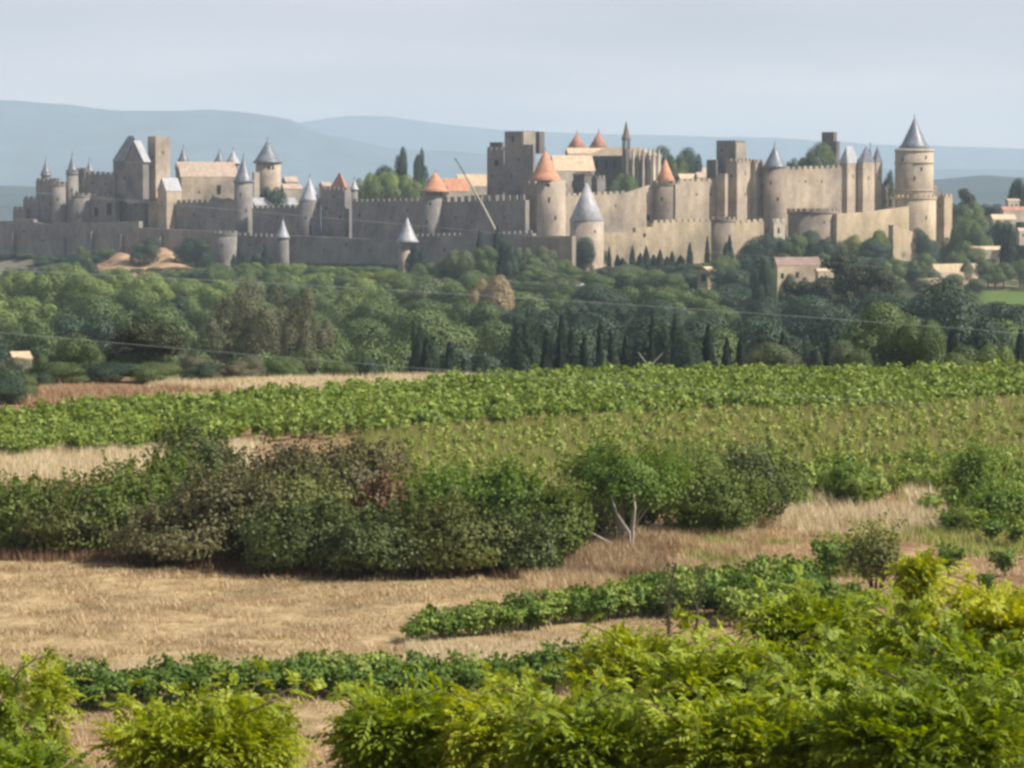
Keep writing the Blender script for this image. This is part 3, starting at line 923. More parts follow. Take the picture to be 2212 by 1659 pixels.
block('dark square tower poking out above the round green tree', 1774, 1800, 1807, 285, 380, wd(1790, 75), 28, mat=STD)
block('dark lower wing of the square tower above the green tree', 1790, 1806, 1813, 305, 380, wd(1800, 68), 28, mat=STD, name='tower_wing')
# gate towers
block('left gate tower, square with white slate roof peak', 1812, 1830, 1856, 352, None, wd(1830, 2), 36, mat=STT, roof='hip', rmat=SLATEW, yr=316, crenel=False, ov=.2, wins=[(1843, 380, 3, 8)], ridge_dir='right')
block('middle gate tower with slim slate roof peak', 1852, 1864, 1889, 350, None, wd(1866, 2), 34, mat=STT, roof='pyr', rmat=SLATE, yr=313, ov=.2, wins=[(1876, 385, 3, 8)])
block('right gate tower, narrow, with slim slate roof peak', 1884, 1892, 1905, 350, None, wd(1894, 8), 34, mat=STT, roof='pyr', rmat=SLATE, yr=313, ov=.2, wins=[(1898, 385, 3, 8)])
round_tower('tiny slate spirelet between the gate roofs', 1874, 1884, 350, 380, wd(1878, 16), cone=(314, 350, 1871, 1887), crenel=False)
curtain('shaded wall behind the gap left of the great round tower', (1900, 402, wd(1900, 20)), (1940, 404, wd(1940, 20)), mat=STB)
# great tower
round_tower('great round tower at the right end with tall slate cone', 1933, 2016, 322, 470, wd(1975, 2), mat=STT, cone=(253, 319, 1940, 2008), rmat=SLATE, crenel=False, flare=True,
            rings=(326, 352, 412), wins=[(1950, 345, 3, 8), (1990, 365, 3, 8), (1975, 385, 3, 8), (2000, 340, 3, 7)], batter=0)
round_tower('wider round foot of the great right tower', 1936, 2022, 426, None, wd(1978, -3), mat=STO, crenel=True, batter=.05, wins=[(2000, 470, 3, 8)])
block('low square tower attached right of the great round tower', 2018, 2040, 2057, 424, None, wd(2030, 8), 40, mat=STO, crenel=True, wins=[(2030, 445, 3, 7)])
block('thin turret behind, between the great tower and the low square one', 2012, 2017, 2024, 400, 440, wd(2018, 20), 40, mat=STB)
# outer walls right
curtain('tan outer wall right of the large grey cone tower', (1300, 503, wd(1300, -30)), (1374, 502, wd(1374, -32)), mat=STO, crenel=False)
curtain('tan outer wall step below the dark wall tower', (1374, 492, wd(1374, -31)), (1410, 490, wd(1410, -31)), mat=STO, crenel=False, wins=[(1392, 508, 7, 8)])
curtain('long tan outer wall behind the row of small cypresses', (1410, 482, wd(1410, -31)), (1536, 478, wd(1536, -31)), mat=STO, crenel=True)
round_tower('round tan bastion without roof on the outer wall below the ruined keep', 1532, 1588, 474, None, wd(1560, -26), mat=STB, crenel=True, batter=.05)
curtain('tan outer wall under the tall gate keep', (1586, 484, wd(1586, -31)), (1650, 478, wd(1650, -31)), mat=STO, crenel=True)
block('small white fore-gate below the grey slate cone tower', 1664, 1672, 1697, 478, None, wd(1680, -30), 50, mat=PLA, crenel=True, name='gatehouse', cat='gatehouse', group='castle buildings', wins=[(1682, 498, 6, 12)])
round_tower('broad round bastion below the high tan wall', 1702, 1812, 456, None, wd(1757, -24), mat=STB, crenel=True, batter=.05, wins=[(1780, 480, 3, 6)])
curtain('tan outer wall below the gate towers', (1808, 462, wd(1808, -38)), (1880, 458, wd(1880, -35)), mat=STO, crenel=False)
curtain('long tan outer wall rising to the foot of the great round tower', (1880, 458, wd(1880, -35)), (1964, 446, wd(1964, -29)), mat=STO, crenel=False)
curtain('lowest tan wall spur in front of the great round tower', (1930, 486, wd(1930, -47)), (1980, 503, wd(1980, -42)), mat=STO, crenel=False)

# crane boom leaning over the wall
cr = empty('crane', P(1074, 520, 1146), 'telescopic crane boom leaning up and left across the grey wall', 'crane')
for nm, a, b, r0, r1, m in (('lower_boom', (1078, 512), (1040, 438), .42, .36, STEEL), ('middle_boom', (1042, 442), (1004, 376), .34, .30, BOOMY), ('tip_boom', (1005, 378), (983, 341), .28, .18, STEELD)):
    g = MB(); g.tube([P(*a, 1150), P(*b, 1150)], r0 * 1.1, r1 * 1.1, 4)
    g.build(nm, m, cr)
g = MB(); g.tube([P(983, 341, 1150), P(983.5, 349, 1150)], .1, .1, 5); g.build('hook', STEELD, cr)

# ------------------------------------------------------------------ foliage materials
F_LIGHT = foliage('foliage_light', [(.085, .13, .036), (.19, .25, .07), (.31, .37, .11)], .2, 3.0, nmix=.84)
F_MID = foliage('foliage_mid', [(.055, .09, .030), (.11, .155, .052), (.18, .225, .08)], .15, 3.0, nmix=.84)
F_DARK = foliage('foliage_dark', [(.024, .045, .028), (.048, .08, .046), (.085, .12, .065)], .1, 3.0, nmix=.84)
F_OLIVE = foliage('foliage_olive', [(.080, .105, .048), (.130, .160, .075), (.195, .225, .11)], .15, 3.0, nmix=.84)
F_CYP = foliage('foliage_cypress', [(.012, .024, .014), (.022, .038, .022), (.036, .055, .030)], .05, 3.0, nmix=.84)
F_PINE = foliage('foliage_pine', [(.028, .036, .018), (.055, .064, .030), (.085, .092, .045)], .1, 3.0, nmix=.84)
F_BROWN = foliage('foliage_brown', [(.10, .105, .06), (.155, .155, .09), (.22, .21, .13)], .2, 3.0, nmix=.84)
F_OCHRE = foliage('foliage_ochre', [(.24, .19, .10), (.38, .30, .17), (.50, .42, .27)], .25, 3.0)
F_YEL = foliage('foliage_yellow', [(.12, .16, .03), (.19, .23, .05), (.27, .30, .08)], .3, 3.0)
B_GREEN = foliage('bush_green', [(.055, .09, .018), (.115, .165, .032), (.21, .265, .06)], .3, .6, nmix=.7)
B_BRIGHT = foliage('bush_bright', [(.06, .115, .018), (.13, .21, .034), (.24, .33, .065)], .35, .8)
B_OLIVE = foliage('bush_olive', [(.075, .09, .024), (.14, .16, .042), (.24, .25, .08)], .25, .6, nmix=.7)
B_GREY = foliage('bush_grey', [(.08, .08, .034), (.14, .135, .058), (.22, .21, .10)], .25, .6, nmix=.7)
B_DARK = foliage('bush_dark', [(.04, .058, .018), (.08, .11, .032), (.14, .175, .055)], .2, .6, nmix=.7)
B_RED = foliage('bush_red', [(.13, .08, .04), (.21, .135, .07), (.30, .20, .11)], .2, .8)
VINE = foliage('vine_leaf', [(.06, .11, .015), (.21, .29, .055), (.40, .46, .12)], .3, .35, vary=.25)
VINED = foliage('vine_leaf_dark', [(.04, .09, .016), (.11, .19, .03), (.22, .31, .055)], .3, .8, vary=.25)
LOC_Y = foliage('shrub_yellow', [(.15, .21, .016), (.34, .39, .032), (.60, .59, .08)], .38, .55, nmix=.55)
LOC_G = foliage('shrub_green', [(.10, .165, .018), (.24, .315, .030), (.50, .52, .06)], .38, .55, nmix=.55)
LOC_D = foliage('shrub_dark', [(.08, .14, .018), (.18, .26, .03), (.38, .44, .06)], .38, .55, nmix=.55)
G_STRAW = foliage('grass_straw', [(.34, .25, .13), (.50, .385, .22), (.66, .54, .34)], .25, .3, nmix=.3)
G_STUB = foliage('stubble', [(.24, .175, .09), (.42, .33, .185), (.66, .54, .34)], .15, .25, nmix=.4)
G_PALE = foliage('grass_pale', [(.46, .38, .22), (.62, .53, .34), (.75, .67, .47)], .25, .3, nmix=.3)
G_RED = foliage('grass_red', [(.13, .08, .045), (.22, .14, .08), (.36, .24, .15)], .2, .3, nmix=.3)
G_RUST = foliage('grass_rust', [(.26, .16, .085), (.38, .25, .14), (.50, .36, .22)], .25, .25, nmix=.5)
G_GREEN = foliage('grass_green', [(.13, .165, .04), (.25, .275, .075), (.46, .41, .18)], .3, .25, nmix=.5)
G_YG = foliage('grass_yellowgreen', [(.13, .19, .035), (.25, .31, .07), (.42, .45, .14)], .3, .15, nmix=.5)

# ------------------------------------------------------------------ far trees
LM = [(60, 'the leftmost slate cones'), (194, 'the small pale cone'), (290, 'the gabled keep'), (350, 'the bare tower'), (440, 'the long hall'),
      (527, 'the hall-end slate tower'), (610, 'the left white turret'), (668, 'the white cone tower'), (735, 'the red pyramid roof'),
      (820, 'the green crowns'), (875, 'the right white turret'), (936, 'the wide orange cone'), (1030, 'the crane'), (1120, 'the massive keep'),
      (1188, 'the tall orange cone'), (1262, 'the large grey cone'), (1352, 'the church spire'), (1440, 'the small orange cone'),
      (1515, 'the broad tan wall'), (1600, 'the gate keep'), (1674, 'the grey cone tower'), (1757, 'the broad bastion'),
      (1850, 'the gate towers'), (1975, 'the great round tower'), (2040, 'the low square tower'), (2150, 'the right-edge houses')]
trees = []        # (root, look, layer, landmark, px) for the labels


def lobed(nl, n, r0, r1, zc, zr, seed, xr=.30, card=.05, squash=.8, fill=.10, jn=.19):
    g = np.random.default_rng(seed)
    Cn = g.normal(size=(nl, 3)); Cn = nrm(Cn) * (g.uniform(0, 1, (nl, 1)) ** .5)
    L = np.stack([Cn[:, 0] * xr, Cn[:, 1] * xr, zc + Cn[:, 2] * zr], 1)
    R = g.uniform(r0, r1, nl)
    li = g.choice(nl, n * 2, p=R ** 2 / np.sum(R ** 2))
    D = nrm(g.normal(size=(n * 2, 3)) + np.array([0, 0, .25]))
    rad = R[li] * g.uniform(.82, 1.08, n * 2)
    inn = g.uniform(0, 1, n * 2) < fill
    rad[inn] *= g.uniform(.3, .9, inn.sum())
    Pt = L[li] + D * rad[:, None] * np.array([1, 1, squash])
    keep = np.ones(n * 2, bool)
    for k in range(nl):
        dd = (Pt - L[k]) / np.array([1, 1, squash])
        keep &= (np.linalg.norm(dd, axis=1) > R[k] * .72) | inn | (li == k)
    Pt, D = Pt[keep][:n], D[keep][:n]
    Nn = nrm(D + g.normal(size=D.shape) * jn)
    return cards(Pt, Nn, card * .75, card, g)


def crown_mesh(kind, seed):
    g = np.random.default_rng(seed)
    if kind == 'broad':
        V = lobed(24, 9000, .08, .23, .60, .26, seed, .30, .028)
    elif kind == 'round':
        V = lobed(19, 8500, .09, .25, .56, .26, seed, .27, .027, .9)
    elif kind == 'low':
        V = lobed(14, 7500, .16, .26, .42, .32, seed, .30, .030, .9)
    elif kind == 'thin':
        V = lobed(26, 13000, .07, .15, .62, .27, seed, .34, .017, .9, .04)
    elif kind == 'pine':
        g2 = []
        for i in range(9):
            a = g.uniform(0, 6.28); rr = g.uniform(.05, .32); z = g.uniform(.55, .92)
            n = 420
            D = nrm(g.normal(size=(n, 3)))
            r = g.uniform(.14, .22) * (1.15 - .5 * abs(z - .72) * 2)
            Pt = np.array([rr * math.cos(a), rr * math.sin(a), z]) + D * g.uniform(.6, 1.05, (n, 1)) * np.array([r, r, r * .42])
            g2.append(cards(Pt, nrm(D * .6 + np.array([0, 0, .6]) + g.normal(size=D.shape) * .4), .03, .04, g))
        V = np.concatenate(g2)
    else:                                              # cypress
        n = 2600
        t = g.uniform(0, 1, n) ** .85
        prof = np.sin(np.clip(t * .93 + .07, 0, 1) ** .62 * math.pi) ** .75
        a = g.uniform(0, 6.2832, n)
        r = .48 * prof * g.uniform(.72, 1.06, n) * (1 + .16 * np.sin(a * 3 + t * 17 + seed) + .10 * np.sin(a * 5 - t * 31))
        z = .04 + .96 * t
        Pt = np.stack([r * np.cos(a), r * np.sin(a), z], 1)
        D = np.stack([np.cos(a), np.sin(a), np.full(n, .35)], 1)
        V = cards(Pt, nrm(nrm(D) + g.normal(size=D.shape) * .3), .12, .035, g, (0, 0, 1))
    V[:, 2] *= 1.0 / V[:, 2].max()
    if kind != 'cypress':
        V[:, :2] *= .5 / np.percentile(np.abs(V[:, :2]), 99, axis=0)
    return V


def trunk_mesh(kind, seed):
    r = random.Random(seed)
    b = MB()
    if kind == 'cypress':
        b.tube([(0, 0, -.03), (0.01, 0, .3), (0, 0, .8)], .07, .02, 6)
        return b
    top = .62 if kind != 'pine' else .8
    x = r.uniform(-.03, .03)
    b.tube([(0, 0, -.05), (x, .01, .18), (x * 2, 0, .36), (x * 2.5, 0, top)], .032, .010, 7)
    for i in range(5):
        a = i * 1.3 + r.random(); z = r.uniform(.22, .42) if kind != 'pine' else r.uniform(.4, .62)
        e = r.uniform(.16, .26)
        b.tube([(x * 2, 0, z), (e * .5 * math.cos(a), e * .5 * math.sin(a), z + .11), (e * math.cos(a), e * math.sin(a), z + .25)], .014, .005, 5)
    return b


PROTO = {}


def proto(kind, v):
    key = (kind, v)
    if key not in PROTO:
        seed = hash_(kind) * 31 + v * 7 + 3
        nm = {'broad': 'broadleaf_tree', 'round': 'round_tree', 'low': 'bush', 'pine': 'pine_tree', 'cypress': 'cypress', 'thin': 'broadleaf_tree'}[kind]
        cm = quads('crown', crown_mesh(kind, seed), F_MID)
        me_c = cm.data; bpy.data.objects.remove(cm)
        tb = trunk_mesh(kind, seed).build('trunk', BARK)
        me_t = tb.data; bpy.data.objects.remove(tb)
        PROTO[key] = (nm, me_c, me_t)
    return PROTO[key]


def hash_(s):
    return sum(ord(c) * (i + 1) for i, c in enumerate(s)) % 997


def place_tree(kind, px, ytop, wm, d, mat, look, layer, group='trees between the vineyard and the castle', zoff=0, zbase=None):
    v = rnd.randrange({'broad': 5, 'round': 4, 'low': 4, 'pine': 3, 'cypress': 4, 'thin': 3}[kind])
    nm, mc, mt = proto(kind, v)
    x = K(px, ytop) * d
    zb = h1(x, d) - .2 if zbase is None else zbase
    ztop = ZZ(ytop, d)
    hgt = max(2.0, (ztop - zb))
    lim = {'broad': 2.2, 'round': 2.2, 'low': 1.6, 'pine': 2.4, 'cypress': 9, 'thin': 3}[kind]
    r = bpy.data.objects.new(nm, None); COL.objects.link(r)
    r.location = (x, d, zb); r.rotation_euler = (0, 0, rnd.uniform(0, 6.28))
    r.scale = (wm, wm, hgt / (1.0 if kind == 'cypress' else .98))
    for me, name, m in ((mc, 'crown', mat), (mt, 'trunk', BARK)):
        o = bpy.data.objects.new(name, me); COL.objects.link(o); o.parent = r
        o.material_slots[0].link = 'OBJECT'; o.material_slots[0].material = m
    r['group'] = group; r['kind'] = 'thing'
    r['category'] = {'low': 'bush', 'cypress': 'cypress tree', 'pine': 'pine tree'}.get(kind, 'tree')
    lm = min(LM, key=lambda t: abs(t[0] - px))[1]
    trees.append((r, look, layer, lm, px))
    return r


LOOKS = {
    'L': ('broad', F_LIGHT, 'light green broad tree'), 'M': ('broad', F_MID, 'mid green broad tree'), 'D': ('round', F_DARK, 'dark blue-green tree'),
    'O': ('round', F_OLIVE, 'pale olive rounded tree'), 'C': ('cypress', F_CYP, 'narrow dark cypress'), 'P': ('pine', F_PINE, 'dark flat-topped pine'),
    'B': ('broad', F_BROWN, 'brownish sparse tree'), 'Y': ('round', F_YEL, 'yellow-green round tree'), 'S': ('low', F_OCHRE, 'dry ochre bush'),
    'l': ('low', F_LIGHT, 'light green bush'), 'd': ('low', F_DARK, 'dark blue-green bush'), 'm': ('low', F_MID, 'mid green bush'), 'o': ('low', F_OLIVE, 'pale olive bush'),
    'G': ('round', F_MID, 'mid green round tree')}


def T(code, px, ytop, wpx, d, layer, **k):
    kind, mat, look = LOOKS[code]
    return place_tree(kind, px, ytop, wpx * S(d), d, mat, look, layer, **k)


def layer(name, d, prof, codes, wm, jit=8, dj=.04, step=.68):
    """a band of trees at about depth d whose tops follow prof; codes: [(px limit, letters)]"""
    px = prof[0][0]
    while px < prof[-1][0]:
        cs = [c for lim, c in codes if px <= lim][0]
        c = rnd.choice(cs)
        w = rnd.uniform(*wm)
        if c == 'C': w *= .30
        if c in 'ldmoS': w *= .8
        dd = d * (1 + rnd.uniform(-dj, dj))
        y = np.interp(px, [p for p, _ in prof], [q for _, q in prof]) + rnd.uniform(-jit, jit)
        if c == 'C': y -= 8
        T(c, px, y, w / S(dd), dd, name)
        px += w / S(d) * step * rnd.uniform(.85, 1.15)


# specials first ---------------------------------------------------
UW = 'under the walls'
for px, yt, w, c in [(312, 512, 66, 'd'), (425, 512, 78, 'd'), (395, 530, 40, 'd'), (130, 556, 60, 'd'), (165, 548, 50, 'd'), (205, 540, 54, 'd'), (95, 548, 60, 'd'), (40, 545, 46, 'd'), (232, 536, 40, 'm'), (182, 530, 34, 'm'), (15, 566, 60, 'd'), (60, 558, 50, 'm'), (505, 548, 14, 'C'),
                     (526, 545, 12, 'C'), (573, 530, 20, 'C'), (590, 560, 14, 'C'), (556, 545, 30, 'd'), (895, 522, 24, 'C'), (911, 535, 22, 'C'), (884, 545, 20, 'C'), (925, 560, 40, 'd'),
                     (1036, 490, 17, 'C'), (1074, 485, 26, 'C'), (1265, 512, 50, 'D'), (1288, 540, 60, 'D'), (1246, 545, 50, 'D'),
                     (1316, 530, 11, 'C'), (1366, 528, 14, 'C'), (1383, 545, 22, 'C'), (1396, 530, 18, 'C'), (1412, 548, 22, 'C'), (1426, 536, 18, 'C'), (1441, 552, 20, 'C'), (1452, 540, 16, 'C'),
                     (1490, 522, 16, 'C'), (1528, 506, 13, 'C'), (1576, 503, 18, 'C'), (1568, 520, 20, 'C'), (1345, 556, 26, 'C'), (1470, 550, 26, 'C'), (1334, 548, 16, 'C'),
                     (1640, 506, 70, 'D'), (1612, 530, 50, 'D'), (1682, 512, 40, 'D'), (1714, 505, 56, 'M'), (1750, 498, 60, 'D'), (1784, 512, 50, 'D'), (1838, 506, 44, 'Y'), (1820, 520, 30, 'O'),
                     (1902, 497, 52, 'L'), (1872, 516, 60, 'D'), (1895, 520, 66, 'D'), (1655, 490, 9, 'C'), (1668, 488, 8, 'C'), (1698, 495, 7, 'C'), (1992, 492, 46, 'D'), (2006, 515, 60, 'd'), (2014, 540, 60, 'd'),
                     (1935, 520, 50, 'O'), (2030, 536, 44, 'm')]:
    T(c, px, yt, w, (float(WD(px)) - rnd.uniform(34, 60)), UW)
HS = 'high on the slope'
for px, yt, w, c in [(990, 540, 70, 'O'), (960, 556, 60, 'O'), (1045, 530, 66, 'M'), (1098, 520, 44, 'D'), (1086, 520, 30, 'C'), (1128, 534, 46, 'O'), (1172, 532, 84, 'O'), (1150, 556, 60, 'M'),
                     (1205, 560, 70, 'G'),  (1360, 575, 110, 'O'), (1400, 590, 70, 'O'), (1440, 590, 46, 'D'), (1480, 570, 60, 'D')]:
    T(c, px, yt, w, 1040 + rnd.uniform(-25, 25), HS)
layer(HS, 1080, [(430, 578), (480, 572), (600, 588), (760, 578), (840, 580), (900, 600), (950, 585), (1500, 575), (1600, 550), (1960, 556)],
      [(480, 'dm'), (700, 'mGM'), (900, 'LlYG'), (1300, 'OGM'), (1960, 'DGMD')], (8, 12))
layer(HS, 990, [(-30, 612), (100, 600), (400, 606), (600, 592), (800, 596), (1000, 606), (1200, 600), (1400, 598), (1600, 575), (1660, 580)],
      [(300, 'L'), (620, 'MG'), (900, 'LMl'), (1300, 'MOG'), (1660, 'DGDM')], (9, 13), 7)
layer(HS, 960, [(1800, 572), (1930, 560), (1970, 600)], [(2000, 'DDG')], (9, 13), 7)
layer(HS, 1125, [(900, 570), (1000, 560), (1300, 572), (1560, 565), (1660, 560), (1990, 560)], [(1300, 'OGmo'), (2000, 'DGmd')], (8, 11), 6)
layer(HS, 1030, [(880, 600), (1000, 588), (1330, 588), (1600, 580), (1655, 590)], [(1300, 'OMG'), (1700, 'DGM')], (9, 12), 7)
layer(HS, 1140, [(-40, 585), (60, 578), (200, 562), (215, 580), (410, 580), (470, 565), (900, 578)], [(200, 'dm'), (900, 'mGdl')], (7, 10), 4)
HW = 'halfway up the wooded slope'
layer(HW, 850, [(-40, 604), (40, 585), (150, 573), (300, 582), (430, 602), (480, 612), (560, 600), (680, 600), (760, 596), (850, 596), (940, 610), (1100, 628), (1300, 610), (1420, 618), (1540, 620), (1660, 620)],
      [(470, 'LLLM'), (560, 'BMO'), (900, 'LMMG'), (1100, 'GMO'), (1660, 'GDMM')], (11, 16), 7)
layer(HW, 850, [(1800, 628), (1960, 640), (2110, 622)], [(2112, 'DDG')], (11, 15), 6)
for px, yt, w in [(1068, 594, 84), (1034, 602, 50), (1090, 608, 44)]:
    T('S', px, yt, w, 815, HW)
for px, yt, w, c in [(1700, 592, 40, 'D'), (1735, 600, 50, 'D'), (1790, 596, 40, 'G'), (1660, 560, 40, 'D'), (1640, 575, 50, 'D')]:
    T(c, px, yt, w, 840, HW)
for px, yt, w, c in [(1730, 612, 110, 'P'), (1810, 560, 130, 'P'), (1850, 575, 120, 'P'), (1790, 606, 110, 'P'), (1900, 590, 90, 'P'), (1830, 545, 80, 'P')]:
    T(c, px, yt, w, 800 + rnd.uniform(-30, 30), HW)
MV = 'midway in the wooded valley'
layer(MV, 700, [(-40, 650), (100, 640), (250, 620), (420, 640), (640, 655), (760, 640), (860, 632), (960, 640), (1080, 660), (1200, 655), (1400, 650), (1600, 650), (1750, 640), (1900, 630), (2060, 645), (2150, 656), (2240, 656)],
      [(300, 'LMM'), (460, 'MDG'), (900, 'MGL'), (1110, 'GMMO'), (1700, 'DGDM'), (2300, 'DDP')], (12, 17), 9)
LV = 'low in the wooded valley'
layer(LV, 555, [(-40, 700), (100, 690), (230, 672), (330, 660), (470, 690), (640, 700), (740, 700), (800, 690), (900, 672), (1040, 690), (1110, 700), (1190, 672), (1300, 690), (1420, 680), (1600, 690), (1760, 662), (1900, 650), (2050, 610), (2150, 640), (2240, 668)],
      [(240, 'MDM'), (460, 'DM'), (700, 'MBG'), (1110, 'GMG'), (1700, 'DDGD'), (2300, 'DDD')], (12, 16), 9)
DR = 'in the dark row behind the vineyard'
layer(DR, 420, [(560, 752), (700, 748), (820, 730), (870, 740), (960, 745), (1050, 735), (1130, 720), (1300, 712), (1600, 705), (2240, 690)],
      [(860, 'mGG'), (1140, 'DDG'), (2300, 'DDDG')], (9, 12), 10, .05)
for px, yt, w, c in [(903, 668, 12, 'C'), (895, 722, 36, 'C'), (920, 716, 38, 'C'), (945, 732, 34, 'C'), (970, 724, 36, 'C'), (1000, 740, 30, 'C'), (1135, 655, 40, 'C'), (1155, 670, 44, 'C'), (1180, 690, 36, 'C'),
                     (1210, 655, 20, 'C'), (1225, 670, 26, 'C'), (1262, 690, 30, 'C'), (1295, 676, 22, 'C'), (1320, 694, 26, 'C'), (1350, 690, 30, 'C'), (1408, 655, 14, 'C'), (1440, 690, 26, 'C'), (1464, 668, 14, 'C'),
                     (1490, 700, 30, 'C'), (1530, 690, 30, 'C'), (1570, 706, 34, 'C'), (1600, 690, 26, 'C'), (1640, 700, 34, 'C'), (1690, 700, 30, 'C'), (1750, 706, 36, 'C'), (1790, 715, 34, 'C'),
                     (2060, 690, 50, 'C'), (2110, 680, 44, 'C'), (2160, 676, 44, 'C'), (2205, 680, 40, 'C')]:
    if rnd.random() < .38: T('D', px, yt + rnd.uniform(0, 22), w * rnd.uniform(1.8, 2.6), 398 + rnd.uniform(-14, 14), DR)
    else: T(c, px, yt + rnd.uniform(-4, 24), w * rnd.uniform(1.4, 2.0), 395 + rnd.uniform(-14, 14), DR)
for px, yt, w, d in [(520, 608, 160, 440), (592, 616, 120, 452), (660, 622, 130, 446)]:
    kind, mat, look = LOOKS['B']
    place_tree('thin', px, yt, w * S(d), d, F_BROWN, 'brownish thin tree with bare dark trunk', LV)
FE = 'at the vineyard edge'
for px, yt, w, c in [(30, 772, 120, 'B'), (100, 768, 110, 'm'), (170, 720, 110, 'm'), (-20, 790, 90, 'B'), (160, 782, 130, 'm'), (215, 790, 80, 'm'), (255, 745, 90, 'P'), (310, 700, 150, 'P'), (350, 705, 110, 'P'), (300, 712, 140, 'm'), (330, 740, 130, 'm'),
                     (430, 770, 100, 'B'), (520, 770, 100, 'B'), (660, 752, 60, 'o'), (610, 770, 90, 'm'), (730, 780, 70, 'm'), (790, 772, 60, 'd'),
                     (1680, 740, 140, 'o'), (1640, 762, 70, 'o'), (1930, 655, 150, 'G'), (1880, 690, 130, 'm'), (1985, 690, 110, 'G'), (1940, 700, 170, 'm'), (1830, 735, 90, 'o'), (1850, 752, 80, 'm'),
                     (2020, 720, 90, 'm'), (2090, 745, 110, 'm'), (2150, 742, 90, 'l'), (2070, 760, 90, 'm')]:
    T(c, px, yt, w, 306 + rnd.uniform(-8, 8), FE)
for px, yt, w, c, d in [(-15, 790, 130, 'd', 246), (48, 808, 110, 'm', 249), (20, 836, 90, 'd', 243), (92, 815, 80, 'd', 262), (150, 800, 110, 'm', 276), (240, 800, 120, 'd', 277), (330, 796, 110, 'm', 277), (430, 800, 80, 'd', 277), (500, 795, 80, 'B', 278)]:
    T(c, px, yt, w, d, 'beside the rusty scrub')
# trees inside and beside the castle
IN = 'inside the castle'
for px, yt, w, d in [(2010, 574, 44, 1090), (2060, 590, 50, 1075), (2105, 600, 50, 1070), (1990, 600, 50, 1060), (2085, 562, 34, 1110), (2040, 612, 60, 1050), (2000, 545, 50, 1150), (2070, 540, 50, 1150)]:
    T(rnd.choice('omo'), px, yt, w, d, 'on the pale terraces at the right', group='trees on the hill right of the castle')
gi = 'trees inside the castle'
for px, yt, w, c, off in [(822, 358, 70, 'D', 50), (850, 368, 60, 'D', 55), (800, 374, 60, 'L', 30), (845, 372, 80, 'L', 26), (880, 378, 70, 'L', 30), (905, 388, 44, 'G', 34), (782, 386, 40, 'L', 34), (830, 392, 90, 'G', 20), (780, 400, 40, 'G', 20), (890, 398, 50, 'G', 20),
                          (867, 319, 30, 'D', 48), (909, 322, 34, 'D', 50), (900, 334, 22, 'D', 46), (1345, 376, 70, 'G', 30), (1372, 384, 50, 'L', 26), (1320, 392, 50, 'D', 24),
                          (1440, 316, 60, 'D', 100), (1478, 320, 60, 'D', 104), (1500, 334, 36, 'D', 100), (1466, 332, 60, 'm', 96), (590, 404, 50, 'D', 24), (570, 412, 30, 'D', 22), (1462, 352, 40, 'o', 84),
                          (1768, 308, 66, 'G', 52), (1750, 322, 50, 'M', 48), (1790, 312, 44, 'G', 56), (1720, 342, 50, 'D', 60), (1770, 334, 90, 'D', 40), (1700, 350, 30, 'D', 60), (1918, 368, 26, 'D', 24), (1916, 385, 30, 'D', 22),
                          (1502, 384, 50, 'm', 20)]:
    T(c, px, yt, w, float(WD(px)) + off, IN, group=gi)
RS = 'on the right-hand hill'
for px, yt, w, c, d in [(2085, 408, 44, 'P', 1330), (2060, 440, 40, 'D', 1300), (2098, 432, 50, 'm', 1310), (2080, 440, 60, 'm', 1290), (2130, 440, 60, 'd', 1330), (2195, 386, 40, 'D', 1320), (2187, 392, 22, 'C', 1310), (2203, 390, 24, 'C', 1316), (2215, 400, 30, 'D', 1310), (2160, 440, 50, 'd', 1330),
                        (2090, 472, 70, 'G', 1180), (2115, 480, 50, 'G', 1170), (2070, 478, 40, 'O', 1190), (2150, 482, 60, 'D', 1200), (2170, 476, 50, 'D', 1190), (2182, 482, 32, 'C', 1150), (2180, 500, 30, 'C', 1140), (2172, 490, 28, 'C', 1145),
                        (2135, 560, 60, 'O', 1100), (2170, 566, 50, 'O', 1096), (2205, 560, 50, 'G', 1100), (2150, 578, 60, 'G', 1090), (2215, 575, 40, 'O', 1090), (2120, 505, 50, 'o', 1180), (2100, 520, 70, 'm', 1160), (2210, 480, 40, 'D', 1180),
                        (2050, 512, 40, 'o', 1190), (2066, 540, 40, 'm', 1180), (1996, 575, 40, 'o', 1120), (1970, 568, 50, 'o', 1110), (2204, 505, 40, 'd', 1170), (2040, 455, 30, 'd', 1300), (2110, 455, 60, 'm', 1270), (2150, 460, 70, 'm', 1290), (2130, 470, 50, 'o', 1230)]:
    T(c, px, yt, w, d, RS, group='trees on the hill right of the castle')

# labels: look, place, nearest landmark above, and an order where that is not enough
from collections import defaultdict
bk = defaultdict(list)
for t in trees: bk[(t[1], t[2], t[3])].append(t)
ORD = ['second', 'third', 'fourth', 'fifth', 'sixth', 'seventh', 'eighth', 'ninth', 'tenth', 'eleventh', 'twelfth']
for (look, lay, lm), ts in bk.items():
    ts.sort(key=lambda t: t[4])
    rel = 'by' if lay in (RS, IN) else 'below'
    lay = lay.replace('the castle walls', 'the walls').replace('in the dark row behind the vineyard', 'in the dark row').replace('halfway up the wooded slope', 'halfway up the slope').replace('on the pale terraces at the right', 'on the terraces').replace('midway in the wooded valley', 'mid-valley').replace('low in the wooded valley', 'in the valley bottom').replace('on the right-hand hill', 'on the right hill')
    for i, t in enumerate(ts):
        if len(ts) == 1: o_ = ''
        elif i == 0: o_ = ', leftmost'
        elif i == len(ts) - 1: o_ = ', rightmost'
        else: o_ = ', %s from left' % ORD[i - 1]
        t[0]['label'] = f"{look} {lay}, {rel} {lm}{o_}"

